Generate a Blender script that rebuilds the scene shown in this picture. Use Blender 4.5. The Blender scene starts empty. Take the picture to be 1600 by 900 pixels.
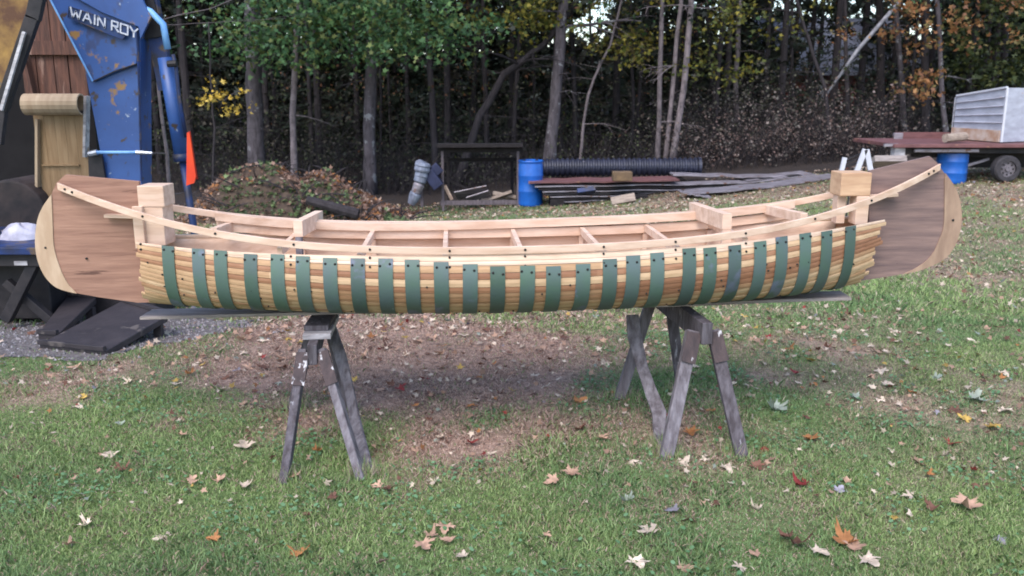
import bpy, math, random
import numpy as np
from mathutils import Vector, Matrix, Euler
R = math.radians
random.seed(7); RNG = np.random.default_rng(11)
scene = bpy.context.scene
COL = scene.collection

# ------------------------------------------------------------------ camera, light
F = 1386.0; PITCH = R(12.6); CH = 1.6
cam_d = bpy.data.cameras.new('camera'); cam = bpy.data.objects.new('camera', cam_d); COL.objects.link(cam)
cam.location = (0, 0, CH); cam.rotation_euler = (R(90) - PITCH, 0, 0)
cam_d.sensor_width = 36; cam_d.lens = 36 * F / 1600; cam_d.clip_end = 1500; cam_d.clip_start = 0.05
cam_d.dof.use_dof = True; cam_d.dof.focus_distance = 4.0; cam_d.dof.aperture_fstop = 5.0
scene.camera = cam
world = bpy.data.worlds.new('World'); scene.world = world; world.use_nodes = True
wn = world.node_tree.nodes; wl = world.node_tree.links
SUN_EL, SUN_AZ = R(52), R(200)      # azimuth: clockwise from +Y (north); light comes from behind the camera, a little left
sky = wn.new('ShaderNodeTexSky'); sky.sky_type = 'NISHITA'; sky.sun_disc = False
sky.sun_elevation = SUN_EL; sky.sun_rotation = SUN_AZ; sky.air_density = 1.0; sky.dust_density = 1.5; sky.ozone_density = 1.0
bg = wn['Background']; wl.new(sky.outputs[0], bg.inputs[0]); bg.inputs[1].default_value = 0.15
sd = bpy.data.lights.new('sun', 'SUN'); sd.energy = 1.0; sd.angle = R(40); sd.color = (1.0, 0.95, 0.9)
sun = bpy.data.objects.new('sun', sd); COL.objects.link(sun)
sdir = Vector((math.sin(SUN_AZ) * math.cos(SUN_EL), math.cos(SUN_AZ) * math.cos(SUN_EL), math.sin(SUN_EL)))
sun.rotation_euler = sdir.to_track_quat('Z', 'Y').to_euler(); sun.location = (0, -5, 20)
scene.view_settings.view_transform = 'Standard'; scene.view_settings.look = 'None'
scene.view_settings.exposure = 1.36; scene.view_settings.gamma = 1.0
scene.cycles.filter_width = 1.8
scene.cycles.max_bounces = 5; scene.cycles.diffuse_bounces = 3; scene.cycles.glossy_bounces = 2
scene.cycles.transparent_max_bounces = 6

# ------------------------------------------------------------------ projection helpers
CP, SP = math.cos(PITCH), math.sin(PITCH)
def W(px, py, Y):
    v = (450 - py) / F; u = (px - 800) / F
    t = Y / (CP + v * SP)
    return Vector((u * t, Y, CH + t * (-SP + v * CP)))
def sstep(a, b, x):
    t = np.clip((x - a) / (b - a), 0, 1); return t * t * (3 - 2 * t)
_lat = RNG.random((256, 256))
def vnoise(x, y, s=1.0, seed=0):
    x = np.asarray(x, float) * s + seed * 17.3 + 400; y = np.asarray(y, float) * s + seed * 9.1 + 400
    xi = np.floor(x).astype(int); yi = np.floor(y).astype(int); fx = x - xi; fy = y - yi
    fx = fx * fx * (3 - 2 * fx); fy = fy * fy * (3 - 2 * fy)
    a = _lat[xi % 256, yi % 256]; b = _lat[(xi + 1) % 256, yi % 256]
    c = _lat[xi % 256, (yi + 1) % 256]; d = _lat[(xi + 1) % 256, (yi + 1) % 256]
    return (a * (1 - fx) + b * fx) * (1 - fy) + (c * (1 - fx) + d * fx) * fy
def fbm(x, y, s=1.0, seed=0, o=3):
    r = 0; w = 0.5; t = 0
    for i in range(o):
        r = r + w * vnoise(x, y, s * 2 ** i, seed + i); t += w; w *= 0.5
    return r / t
def TZ(x, y):
    x = np.asarray(x, float); y = np.asarray(y, float)
    drop = np.clip(0.93 - 0.085 * (x - 0.4), 0.15, 1.15)
    near = 0.022 * (fbm(x, y, 0.9, 3) - 0.5)
    far = sstep(10, 24, y) * (0.25 * (fbm(x, y, 0.13, 5) - 0.5))
    rise = 0.03 * np.clip(y - 27, 0, 60)
    return -drop * np.clip((y - 5.5) / 13.5, 0, 1) + near + far + rise
def tz(x, y): return float(TZ(x, y))
def G(px, py):
    lo, hi = 1.5, 80.0
    f_ = lambda Y: (lambda p: p.z - tz(p.x, p.y))(W(px, py, Y))
    Y = 1.5
    while Y < 80 and f_(Y) > 0: Y += 0.1
    lo, hi = Y - 0.1, Y
    for _ in range(20):
        m = (lo + hi) / 2
        if f_(m) > 0: lo = m
        else: hi = m
    return W(px, py, hi)

# ------------------------------------------------------------------ materials
MATS = {}
def mat(name, c1, c2=None, st=(1, 1, 1), ns=6, rough=0.75, bump=0.15, bs=None, attr=False, spots=(), metal=0.0, spec=0.3,
        lo=0.35, hi=0.65, rnd=0.0, detail=5.0, translucent=0.0, dist=0.0):
    """c1..c2 along a noise; spots = [(colour, scale, threshold, stretch)] worn or dirty patches laid over."""
    if name in MATS: return MATS[name]
    m = bpy.data.materials.new(name); m.use_nodes = True; MATS[name] = m
    N, L = m.node_tree.nodes, m.node_tree.links
    b = N['Principled BSDF']; b.inputs['Roughness'].default_value = rough; b.inputs['Metallic'].default_value = metal
    b.inputs['Specular IOR Level'].default_value = spec
    tc = N.new('ShaderNodeTexCoord'); mp = N.new('ShaderNodeMapping'); mp.inputs['Scale'].default_value = st
    L.new(tc.outputs['Object'], mp.inputs['Vector'])
    oi = N.new('ShaderNodeObjectInfo'); ml = N.new('ShaderNodeMath'); ml.operation = 'MULTIPLY'; ml.inputs[1].default_value = 37.0
    L.new(oi.outputs['Random'], ml.inputs[0]); cb = N.new('ShaderNodeCombineXYZ')
    for k in range(3): L.new(ml.outputs[0], cb.inputs[k])
    L.new(cb.outputs[0], mp.inputs['Location'])
    def noise(scale, det=detail, vec=mp.outputs[0]):
        n = N.new('ShaderNodeTexNoise'); n.inputs['Scale'].default_value = scale; n.inputs['Detail'].default_value = det
        n.inputs['Roughness'].default_value = 0.6; n.inputs['Distortion'].default_value = dist
        L.new(vec, n.inputs['Vector']); return n.outputs[0]
    def mix(fac, a, bb, typ='MIX'):
        x = N.new('ShaderNodeMix'); x.data_type = 'RGBA'; x.blend_type = typ
        for s, v in ((0, fac), (6, a), (7, bb)):
            if hasattr(v, 'links'): L.new(v, x.inputs[s])
            else: x.inputs[s].default_value = v if s == 0 else (*v[:3], 1)
        return x.outputs[2]
    n0 = noise(ns)
    mr = N.new('ShaderNodeMapRange'); mr.inputs[1].default_value = lo; mr.inputs[2].default_value = hi; L.new(n0, mr.inputs[0])
    col = mix(mr.outputs[0], c1, c2 or tuple(k * 0.6 for k in c1))
    if attr:
        at = N.new('ShaderNodeAttribute'); at.attribute_name = 'Col'
        col = mix(1.0, col, at.outputs[0], 'MULTIPLY')
    for sp in spots:
        c, sc, th = sp[:3]; ss = sp[3] if len(sp) > 3 else (1, 1, 1)
        mp2 = N.new('ShaderNodeMapping'); mp2.inputs['Scale'].default_value = ss
        L.new(tc.outputs['Object'], mp2.inputs['Vector']); L.new(cb.outputs[0], mp2.inputs['Location'])
        q = noise(sc, 6, mp2.outputs[0]); r2 = N.new('ShaderNodeMapRange')
        r2.inputs[1].default_value = th; r2.inputs[2].default_value = th + 0.05; L.new(q, r2.inputs[0])
        col = mix(r2.outputs[0], col, c)
    if rnd:
        hs = N.new('ShaderNodeHueSaturation'); L.new(col, hs.inputs['Color'])
        r3 = N.new('ShaderNodeMapRange'); r3.inputs[3].default_value = 1 - rnd; r3.inputs[4].default_value = 1 + rnd
        L.new(oi.outputs['Random'], r3.inputs[0]); L.new(r3.outputs[0], hs.inputs['Value']); col = hs.outputs[0]
    L.new(col, b.inputs['Base Color'])
    if bump:
        bp = N.new('ShaderNodeBump'); bp.inputs['Strength'].default_value = bump; bp.inputs['Distance'].default_value = 0.02
        L.new(noise(bs or ns * 2), bp.inputs['Height']); L.new(bp.outputs[0], b.inputs['Normal'])
    if translucent:
        tr = N.new('ShaderNodeBsdfTranslucent'); L.new(col, tr.inputs[0]); ms = N.new('ShaderNodeMixShader'); ms.inputs[0].default_value = translucent
        L.new(b.outputs[0], ms.inputs[1]); L.new(tr.outputs[0], ms.inputs[2]); L.new(ms.outputs[0], N['Material Output'].inputs[0])
    return m

M_pine = mat('pale_pine', (0.72, 0.53, 0.41), (0.56, 0.37, 0.265), (1.2, 9, 9), 3.0, 0.7, 0.1, rnd=0.07,
             spots=[((0.32, 0.17, 0.09), 7, 0.74)])
M_strip = mat('cedar_strip', (1.0, 0.98, 0.95), (0.78, 0.72, 0.66), (1.5, 14, 14), 3.0, 0.6, 0.1, attr=True,
              spots=[((0.20, 0.10, 0.05), 8, 0.735)])
M_inner = mat('raw_board', (0.70, 0.51, 0.39), (0.54, 0.36, 0.26), (1.5, 10, 10), 3.0, 0.75, 0.1)
M_ply = mat('brown_plywood', (0.38, 0.212, 0.150), (0.235, 0.122, 0.088), (0.8, 3, 10), 4.5, 0.65, 0.15, lo=0.3, hi=0.7, dist=0.25, detail=10,
            spots=[((0.07, 0.03, 0.025), 4.5, 0.67), ((0.12, 0.06, 0.045), 2.0, 0.66, (1, 1, 12))])
M_ply2 = mat('stained_plywood', (0.27, 0.175, 0.15), (0.135, 0.090, 0.088), (0.8, 3, 9), 4.5, 0.65, 0.15, lo=0.3, hi=0.7, dist=0.25, detail=10,
            spots=[((0.085, 0.05, 0.05), 6.0, 0.66, (1, 1, 3))])
M_outer = mat('pale_stem_wood', (0.56, 0.41, 0.29), (0.44, 0.30, 0.20), (6, 6, 1.5), 3.0, 0.7, 0.1, spots=[((0.26, 0.12, 0.08), 7, 0.72)])
M_outer2 = mat('tan_stem_wood', (0.40, 0.27, 0.19), (0.27, 0.175, 0.125), (6, 6, 1.5), 3.0, 0.7, 0.1, spots=[((0.18, 0.08, 0.06), 6, 0.70)])
M_strap = mat('green_strap', (0.070, 0.120, 0.088), (0.078, 0.110, 0.110), (1, 1, 1), 5.0, 0.45, 0.04, spec=0.45, rnd=0.22,
              spots=[((0.12, 0.14, 0.19), 4, 0.58), ((0.26, 0.30, 0.31), 22, 0.70, (2.5, 1, 0.5))])
M_screw = mat('black_screw', (0.02, 0.018, 0.018), rough=0.4)
M_block = mat('tan_block_wood', (0.60, 0.40, 0.25), (0.45, 0.27, 0.165), (1.2, 5, 9), 3.0, 0.7, 0.12, spots=[((0.25, 0.12, 0.06), 5, 0.70, (1, 1, 5))])
M_old = mat('weathered_horse_wood', (0.13, 0.115, 0.13), (0.055, 0.045, 0.05), (8, 8, 1.3), 5.0, 0.8, 0.5,
            spots=[((0.34, 0.33, 0.36), 7, 0.63, (4, 4, 0.7))])
M_old2 = mat('grey_horse_wood', (0.22, 0.20, 0.22), (0.085, 0.07, 0.078), (8, 8, 1.0), 4.0, 0.8, 0.5,
             spots=[((0.36, 0.33, 0.36), 6, 0.66, (4, 4, 0.7))])
M_cleat = mat('red_brown_cleat', (0.085, 0.06, 0.06), (0.05, 0.038, 0.04), (6, 6, 1), 5, 0.8, 0.3, spots=[((0.5, 0.48, 0.5), 9, 0.60, (3, 3, .7))])
M_grayboard = mat('grey_board', (0.34, 0.29, 0.27), (0.20, 0.165, 0.155), (1, 9, 9), 4, 0.8, 0.3)
M_paintboard = mat('scraped_white_board', (0.55, 0.53, 0.55), (0.25, 0.23, 0.24), (1, 4, 4), 5, 0.7, 0.3)
M_blue = mat('blue_machine_paint', (0.030, 0.085, 0.27), (0.022, 0.060, 0.20), (1, 1, 1), 3.0, 0.42, 0.05, spec=0.5,
             spots=[((0.03, 0.05, 0.14), 6, 0.60, (1, 1, .5)), ((0.25, 0.14, 0.05), 5.5, 0.60), ((0.05, 0.035, 0.03), 9, 0.61), ((0.28, 0.33, 0.42), 14, 0.655)])
M_blued = mat('dark_blue_paint', (0.015, 0.04, 0.15), (0.02, 0.02, 0.03), (1, 1, 1), 5.0, 0.5, 0.1, spots=[((0.10, 0.07, 0.05), 6, 0.58)])
M_lblue = mat('light_blue_hose_paint', (0.20, 0.42, 0.72), (0.12, 0.28, 0.58), ns=8, rough=0.35, spec=0.5)
M_black = mat('black_steel', (0.016, 0.015, 0.018), (0.035, 0.03, 0.032), ns=7, rough=0.6, bump=0.2)
M_ramp = mat('dark_ramp', (0.045, 0.038, 0.042), (0.028, 0.024, 0.028), ns=5, rough=0.55, bump=0.25, spots=[((0.10, 0.085, 0.08), 5, 0.62)])
M_rust = mat('rusty_yellow_steel', (0.32, 0.19, 0.06), (0.10, 0.05, 0.03), ns=5, rough=0.8, bump=0.3, spots=[((0.05, 0.10, 0.13), 3, 0.6)])
M_chrome = mat('bright_steel', (0.62, 0.66, 0.72), ns=5, rough=0.25, metal=0.8, bump=0)
M_plate = mat('name_plate', (0.025, 0.05, 0.14), ns=5, rough=0.5)
M_white = mat('off_white_lettering', (0.52, 0.54, 0.60), (0.30, 0.33, 0.42), ns=30, rough=0.6)
M_orange = mat('orange_sign', (0.72, 0.07, 0.02), (0.6, 0.05, 0.02), ns=5, rough=0.35, bump=0)
M_redwall = mat('reddish_shed_boards', (0.15, 0.070, 0.05), (0.075, 0.04, 0.032), (9, 9, 1), 4, 0.85, 0.4,
                spots=[((0.26, 0.16, 0.125), 3, 0.58, (3, 3, .5))])
M_tobog = mat('varnished_toboggan', (0.34, 0.225, 0.125), (0.25, 0.155, 0.08), (9, 3, 1), 3, 0.55, 0.1)
M_tobog2 = mat('toboggan_curl_wood', (0.46, 0.35, 0.24), (0.36, 0.26, 0.17), (7, 1, 1), 3, 0.6, 0.1)
M_sack = mat('white_sack', (0.50, 0.48, 0.56), (0.30, 0.29, 0.36), ns=9, rough=0.85, bump=0.5)
M_drum = mat('blue_plastic_drum', (0.012, 0.12, 0.48), (0.010, 0.085, 0.36), ns=4, rough=0.35, bump=0.03, spec=0.5,
             spots=[((0.05, 0.12, 0.32), 5, 0.63)])
M_pipe = mat('black_plastic_pipe', (0.024, 0.026, 0.048), ns=5, rough=0.45, bump=0.05, spec=0.5, spots=[((0.10, 0.09, 0.11), 9, 0.66)])
M_rack = mat('dark_rack_wood', (0.026, 0.021, 0.022), (0.012, 0.010, 0.011), (2, 6, 6), 5, 0.9, 0.3)
M_rackpost = mat('grey_rack_post', (0.16, 0.13, 0.14), (0.08, 0.065, 0.07), (6, 6, 1), 5, 0.9, 0.3)
M_gmetal = mat('grey_sheet_metal', (0.34, 0.31, 0.34), (0.17, 0.145, 0.155), (1, 4, 4), 3, 0.5, 0.1, metal=0.3, spots=[((0.17, 0.09, 0.06), 5, 0.6)])
M_redsheet = mat('red_brown_sheet', (0.19, 0.085, 0.085), (0.11, 0.05, 0.05), (1, 3, 3), 4, 0.6, 0.1, spots=[((0.30, 0.16, 0.10), 6, 0.62)])
M_wsteel = mat('white_corrugated_siding', (0.46, 0.47, 0.54), (0.34, 0.34, 0.40), (1, 1, 3), 3, 0.5, 0.05,
               spots=[((0.42, 0.26, 0.18), 5, 0.68, (1, 1, 4))])
M_rustwood = mat('rust_stained_sill', (0.36, 0.19, 0.11), (0.52, 0.42, 0.36), ns=4, rough=0.8)
M_tyre = mat('worn_tyre', (0.03, 0.028, 0.032), (0.055, 0.05, 0.055), ns=12, rough=0.85)
M_rim = mat('dusty_rim', (0.20, 0.18, 0.20), (0.10, 0.09, 0.10), ns=8, rough=0.6)
M_log = mat('cut_log', (0.38, 0.30, 0.24), (0.22, 0.17, 0.14), (1, 5, 5), 4, 0.9, 0.4)
M_motor = mat('grey_motor_casing', (0.26, 0.28, 0.35), (0.12, 0.13, 0.17), ns=9, rough=0.4, spec=0.5, metal=0.2)
M_motord = mat('dark_blue_motor_bracket', (0.03, 0.035, 0.08), ns=6, rough=0.5)
M_roof = mat('slate_blue_roof', (0.26, 0.28, 0.36), (0.20, 0.22, 0.29), (1, 1, 1), 6, 0.8, 0.1)
M_house = mat('red_house_wall', (0.24, 0.07, 0.05), (0.17, 0.05, 0.04), (1, 1, 8), 3, 0.8, 0.1)
M_trimw = mat('white_trim', (0.58, 0.58, 0.63), (0.5, 0.5, 0.55), ns=5, rough=0.6)
M_glass = mat('pale_window_pane', (0.45, 0.48, 0.55), ns=3, rough=0.15, bump=0, spec=0.8)
M_bark = mat('grey_bark', (0.105, 0.09, 0.10), (0.045, 0.038, 0.042), (3, 3, 0.9), 4, 0.9, 0.8, bs=6, rnd=0.15, spots=[((0.22, 0.22, 0.23), 4, 0.6)])
M_barkd = mat('dark_bark', (0.042, 0.035, 0.038), (0.022, 0.018, 0.020), (3, 3, 0.8), 4, 0.9, 0.8, bs=6, rnd=0.3)
M_barkp = mat('pale_bark', (0.20, 0.165, 0.17), (0.095, 0.078, 0.082), (2, 2, 1), 5, 0.85, 0.4, rnd=0.2, spots=[((0.07, 0.06, 0.06), 6, 0.63, (1, 1, 3))])
M_birch = mat('birch_bark', (0.34, 0.34, 0.37), (0.18, 0.17, 0.19), (2, 2, 2), 5, 0.8, 0.3)
M_leafc = mat('leaf_colour', (1, 1, 1), (0.75, 0.75, 0.75), ns=9, rough=0.6, bump=0, attr=True, translucent=0.25)
M_needle = mat('spruce_needles', (1, 1, 1), (0.6, 0.6, 0.6), ns=3, rough=0.7, bump=0, attr=True)
M_grass = mat('grass_blades', (1, 1, 1), (0.85, 0.85, 0.85), ns=9, rough=0.6, bump=0, attr=True, translucent=0.3)
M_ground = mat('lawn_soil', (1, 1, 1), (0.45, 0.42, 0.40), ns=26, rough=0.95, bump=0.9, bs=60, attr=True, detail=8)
M_gravel = mat('drive_gravel', (0.21, 0.185, 0.185), (0.10, 0.085, 0.082), ns=30, rough=0.95, bump=1.0, bs=70, detail=8)
M_stone = mat('gravel_stone', (1, 1, 1), (0.7, 0.7, 0.7), ns=20, rough=0.9, attr=True)

# ------------------------------------------------------------------ object helpers
def tag(o, label=None, cat=None, group=None, kind=None):
    if label: o['label'] = label
    if cat: o['category'] = cat
    if group: o['group'] = group
    if kind: o['kind'] = kind
    return o
def thing(name, loc, label, cat, group=None):
    o = bpy.data.objects.new(name, None); COL.objects.link(o); o.location = loc; o.empty_display_size = 0.1
    return tag(o, label, cat, group)
def org(o):
    v = Vector((0, 0, 0))
    while o: v = v + Vector(o.location); o = o.parent
    return v
class MB:
    def __init__(s): s.v = []; s.f = []; s.c = []
    def add(s, vs, fs, c=None):
        n = len(s.v); s.v += [tuple(v) for v in vs]; s.f += [[n + i for i in f] for f in fs]; s.c += [c or (1, 1, 1)] * len(fs); return s
    def hexa(s, q, c=None):      # 8 corners: 4 bottom ccw, 4 top ccw
        return s.add(q, [(3, 2, 1, 0), (4, 5, 6, 7), (0, 1, 5, 4), (1, 2, 6, 5), (2, 3, 7, 6), (3, 0, 4, 7)], c)
    def box(s, c0, sz, rz=0, col=None):
        m = Matrix.Rotation(rz, 3, 'Z'); c0 = Vector(c0); x, y, z = [k / 2 for k in sz]
        return s.hexa([c0 + m @ Vector(p) for p in ((-x, -y, -z), (x, -y, -z), (x, y, -z), (-x, y, -z), (-x, -y, z), (x, -y, z), (x, y, z), (-x, y, z))], col)
    def beam(s, a, b, w, h, up=(0, 0, 1), col=None, w2=None, h2=None):
        a = Vector(a); b = Vector(b); d = (b - a).normalized(); up = Vector(up)
        sd_ = d.cross(up)
        if sd_.length < 1e-4: sd_ = d.cross(Vector((0, 1, 0)))
        sd_.normalize(); u = sd_.cross(d).normalized(); w2 = w2 or w; h2 = h2 or h
        q = [a - sd_ * w / 2 - u * h / 2, a + sd_ * w / 2 - u * h / 2, a + sd_ * w / 2 + u * h / 2, a - sd_ * w / 2 + u * h / 2,
             b - sd_ * w2 / 2 - u * h2 / 2, b + sd_ * w2 / 2 - u * h2 / 2, b + sd_ * w2 / 2 + u * h2 / 2, b - sd_ * w2 / 2 + u * h2 / 2]
        return s.hexa(q, col)
    def tube(s, pts, rad, n=8, cap=True, jit=0.0, col=None):
        pts = [Vector(p) for p in pts]
        if not hasattr(rad, '__len__'): rad = [rad] * len(pts)
        vs, fs = [], []; ref = Vector((0.31, 0.95, 0.05))
        for i, p in enumerate(pts):
            d = (pts[min(i + 1, len(pts) - 1)] - pts[max(i - 1, 0)]).normalized()
            a = d.cross(ref)
            if a.length < 0.05: a = d.cross(Vector((1, 0, 0)))
            a.normalize(); b = d.cross(a)
            for k in range(n):
                t = 2 * math.pi * k / n; r = rad[i] * (1 + jit * (random.random() - 0.5))
                vs.append(p + a * math.cos(t) * r + b * math.sin(t) * r)
        for i in range(len(pts) - 1):
            for k in range(n):
                fs.append((i * n + k, i * n + (k + 1) % n, (i + 1) * n + (k + 1) % n, (i + 1) * n + k))
        if cap: fs.append(tuple(range(n))[::-1]); fs.append(tuple((len(pts) - 1) * n + k for k in range(n)))
        return s.add(vs, fs, col)
    def prism(s, outline, ext, col=None):   # outline: 3D points (planar), ext: vector
        n = len(outline); ext = Vector(ext); a = [Vector(p) for p in outline]; b = [p + ext for p in a]
        fs = [tuple(range(n))[::-1], tuple(range(n, 2 * n))] + [(i, (i + 1) % n, n + (i + 1) % n, n + i) for i in range(n)]
        return s.add(a + b, fs, col)
    def sweep(s, pts, w, h, side, col=None):  # rectangular section; side = list of unit side vectors; w across, h vertical (down from top)
        vs, fs = [], []
        for p, sv in zip(pts, side):
            p = Vector(p); sv = Vector(sv)
            vs += [p, p + sv * w, p + sv * w - Vector((0, 0, h)), p - Vector((0, 0, h))]
        for i in range(len(pts) - 1):
            for k in range(4): fs.append((i * 4 + k, i * 4 + (k + 1) % 4, i * 4 + 4 + (k + 1) % 4, i * 4 + 4 + k))
        fs += [(0, 1, 2, 3), tuple(len(vs) - 4 + k for k in (3, 2, 1, 0))]
        return s.add(vs, fs, col)
    def build(s, name, m, parent=None, smooth=False, bevel=0, colattr=False, subd=0, loc=None):
        o_ = org(parent) if parent else Vector(loc or (0, 0, 0))
        me = bpy.data.meshes.new(name); me.from_pydata([tuple(Vector(v) - o_) for v in s.v], [], s.f)
        if colattr:
            ca = me.color_attributes.new('Col', 'FLOAT_COLOR', 'CORNER'); a = []
            for f, c in zip(s.f, s.c): a += list((*c, 1)) * len(f)
            ca.data.foreach_set('color', a)
        me.materials.append(m); me.validate(); 
        import bmesh
        bm = bmesh.new(); bm.from_mesh(me); bmesh.ops.recalc_face_normals(bm, faces=bm.faces); bm.to_mesh(me); bm.free()
        if smooth:
            me.polygons.foreach_set('use_smooth', [True] * len(me.polygons))
            if smooth == 'sharp': me.set_sharp_from_angle(angle=R(32))
        ob = bpy.data.objects.new(name, me); COL.objects.link(ob)
        if parent: ob.parent = parent
        elif loc: ob.location = loc
        if bevel:
            b = ob.modifiers.new('bevel', 'BEVEL'); b.width = bevel; b.segments = 2; b.limit_method = 'ANGLE'
        if subd:
            b = ob.modifiers.new('sub', 'SUBSURF'); b.levels = subd; b.render_levels = subd
        return ob
def npmesh(name, V, k, m, cols=None, parent=None, loc=(0, 0, 0), smooth=False):
    """V: (n*k,3) world verts of n separate polygons of k corners; cols (n,3)."""
    o_ = np.array(org(parent)) if parent else np.array(loc, float)
    V = (np.asarray(V, float) - o_).astype(np.float32); nv = len(V); n = nv // k
    me = bpy.data.meshes.new(name); me.vertices.add(nv); me.vertices.foreach_set('co', V.ravel())
    me.loops.add(nv); me.loops.foreach_set('vertex_index', np.arange(nv, dtype=np.int32))
    me.polygons.add(n); me.polygons.foreach_set('loop_start', np.arange(0, nv, k, dtype=np.int32))
    try: me.polygons.foreach_set('loop_total', np.full(n, k, dtype=np.int32))
    except Exception: pass
    me.update(calc_edges=True)
    if cols is not None:
        ca = me.color_attributes.new('Col', 'FLOAT_COLOR', 'POINT')
        a = np.ones((nv, 4), np.float32); a[:, :3] = np.repeat(cols, k, axis=0); ca.data.foreach_set('color', a.ravel())
    me.materials.append(m)
    ob = bpy.data.objects.new(name, me); COL.objects.link(ob)
    if parent: ob.parent = parent
    else: ob.location = loc
    return ob
def copy_tree(o, parent=None):
    c = o.copy(); COL.objects.link(c); c.parent = parent
    for ch in list(o.children): copy_tree(ch, c)
    return c

# ------------------------------------------------------------------ ground
def zone(x, y):
    """dead-grass amount 0..1 and other fields of the lawn"""
    x = np.asarray(x, float); y = np.asarray(y, float)
    n = fbm(x, y, 0.8, 1, 4); n2 = fbm(x, y, 3.2, 8, 3)
    brown = np.exp(-(((x + 0.75) / 2.0) ** 2 + ((y - 5.1) / np.where(y < 5.1, 1.0, 1.9)) ** 2) * 1.2) * 1.35
    brown += np.exp(-(((x - 0.1) / 0.9) ** 2 + ((y - 3.85) / 0.34) ** 2)) * 0.40
    brown += 0.34 * sstep(0.3, 1.8, x) * sstep(2.7, 3.8, y)
    brown += 0.30 * sstep(6.0, 9.0, y)
    brown -= 0.5 * np.exp(-(((x + 1.6) / 1.0) ** 2 + ((y - 3.2) / 0.8) ** 2))
    b = sstep(0.10, 1.15, brown + (n - 0.5) * 1.25 + (n2 - 0.5) * 1.1)
    return b, n, n2
GRN = np.array([0.235, 0.35, 0.115]); GRN2 = np.array([0.41, 0.49, 0.22]); GRN3 = np.array([0.145, 0.265, 0.120]); BRN = np.array([0.64, 0.49, 0.40]); BRN2 = np.array([0.44, 0.28, 0.225])
xs = np.concatenate([-np.geomspace(6, 400, 26)[::-1], np.arange(-5.9, 5.95, 0.1), np.geomspace(6, 400, 26)])
ys = np.concatenate([-np.geomspace(1, 100, 10)[::-1], np.arange(0, 9, 0.1), np.arange(9, 40, 0.5), np.geomspace(40.5, 700, 18)])
XX, YY = np.meshgrid(xs, ys); ZZ = TZ(XX, YY)
nx, ny = len(xs), len(ys)
me = bpy.data.meshes.new('lawn')
idx = np.arange(nx * ny).reshape(ny, nx)
fq = np.stack([idx[:-1, :-1], idx[:-1, 1:], idx[1:, 1:], idx[1:, :-1]], -1).reshape(-1, 4)
me.from_pydata(np.stack([XX, YY, ZZ], -1).reshape(-1, 3).tolist(), [], fq.tolist())
b_, n_, n2_ = zone(XX, YY)
gc = (GRN * 0.66)[None, None] * (1 - b_[..., None]) + ((BRN * np.array([.68, .60, .58]))[None, None] * (0.5 + n2_[..., None] * 0.7)) * b_[..., None]
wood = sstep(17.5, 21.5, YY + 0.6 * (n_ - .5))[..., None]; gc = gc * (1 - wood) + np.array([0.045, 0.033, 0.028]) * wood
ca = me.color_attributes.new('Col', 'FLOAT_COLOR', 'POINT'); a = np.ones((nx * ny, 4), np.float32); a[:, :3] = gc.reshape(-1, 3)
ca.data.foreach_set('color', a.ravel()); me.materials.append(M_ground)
me.polygons.foreach_set('use_smooth', [True] * len(me.polygons))
lawn = bpy.data.objects.new('lawn', me); COL.objects.link(lawn); tag(lawn, kind='structure')

def in_gravel(x, y):
    x = np.asarray(x, float); y = np.asarray(y, float)
    e = 0.55 * (fbm(x, y, 2.2, 21, 4) - 0.5)
    return (y > 5.15 + e - 0.10 * np.clip(-2.4 - x, 0, 3)) & (y < 8.6 + e) & (x < -1.75 - 0.75 * np.abs(y - 5.9) ** 1.0 + 2 * e)
gx = np.arange(-14, -1.0, 0.08); gy = np.arange(4.4, 9.2, 0.08); GX, GY = np.meshgrid(gx, gy)
ok = in_gravel(GX, GY); gi = np.arange(GX.size).reshape(GX.shape)
fm = ok[:-1, :-1] & ok[:-1, 1:] & ok[1:, 1:] & ok[1:, :-1]
fq = np.stack([gi[:-1, :-1], gi[:-1, 1:], gi[1:, 1:], gi[1:, :-1]], -1)[fm]
me = bpy.data.meshes.new('gravel_drive'); me.from_pydata(np.stack([GX, GY, TZ(GX, GY) + 0.005], -1).reshape(-1, 3).tolist(), [], fq.tolist())
me.materials.append(M_gravel); gd = bpy.data.objects.new('gravel_drive', me); COL.objects.link(gd); tag(gd, kind='structure')
# loose stones
n = 9000; x = RNG.uniform(-5.5, -1.0, n * 3); y = RNG.uniform(4.6, 8.0, n * 3)
k_ = in_gravel(x, y) | ((RNG.random(n * 3) < 0.10) & in_gravel(x - 0.25, y + 0.2)); x = x[k_][:n]; y = y[k_][:n]; n = len(x)
s_ = RNG.uniform(0.004, 0.014, n); c0 = np.stack([x, y, TZ(x, y) + 0.006], 1)
tet = np.array([[1, 0, 0], [-.5, .87, 0], [-.5, -.87, 0], [0, 0, .9]]); rz = RNG.uniform(0, 6.28, n)
cs, sn = np.cos(rz), np.sin(rz); T = np.stack([tet[None, :, 0] * cs[:, None] - tet[None, :, 1] * sn[:, None], tet[None, :, 0] * sn[:, None] + tet[None, :, 1] * cs[:, None], np.repeat(tet[None, :, 2], n, 0)], -1)
P = c0[:, None] + T * s_[:, None, None]; V = P[:, [0, 1, 3, 1, 2, 3, 2, 0, 3]].reshape(-1, 3)
g_ = RNG.uniform(0.10, 0.38, n); cc = np.stack([g_, g_ * .92, g_ * .95], 1)
tag(npmesh('gravel_stones', V, 3, M_stone, np.repeat(cc, 3, 0)), 'loose grey stones of the gravel drive', 'gravel', kind='stuff')

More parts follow.
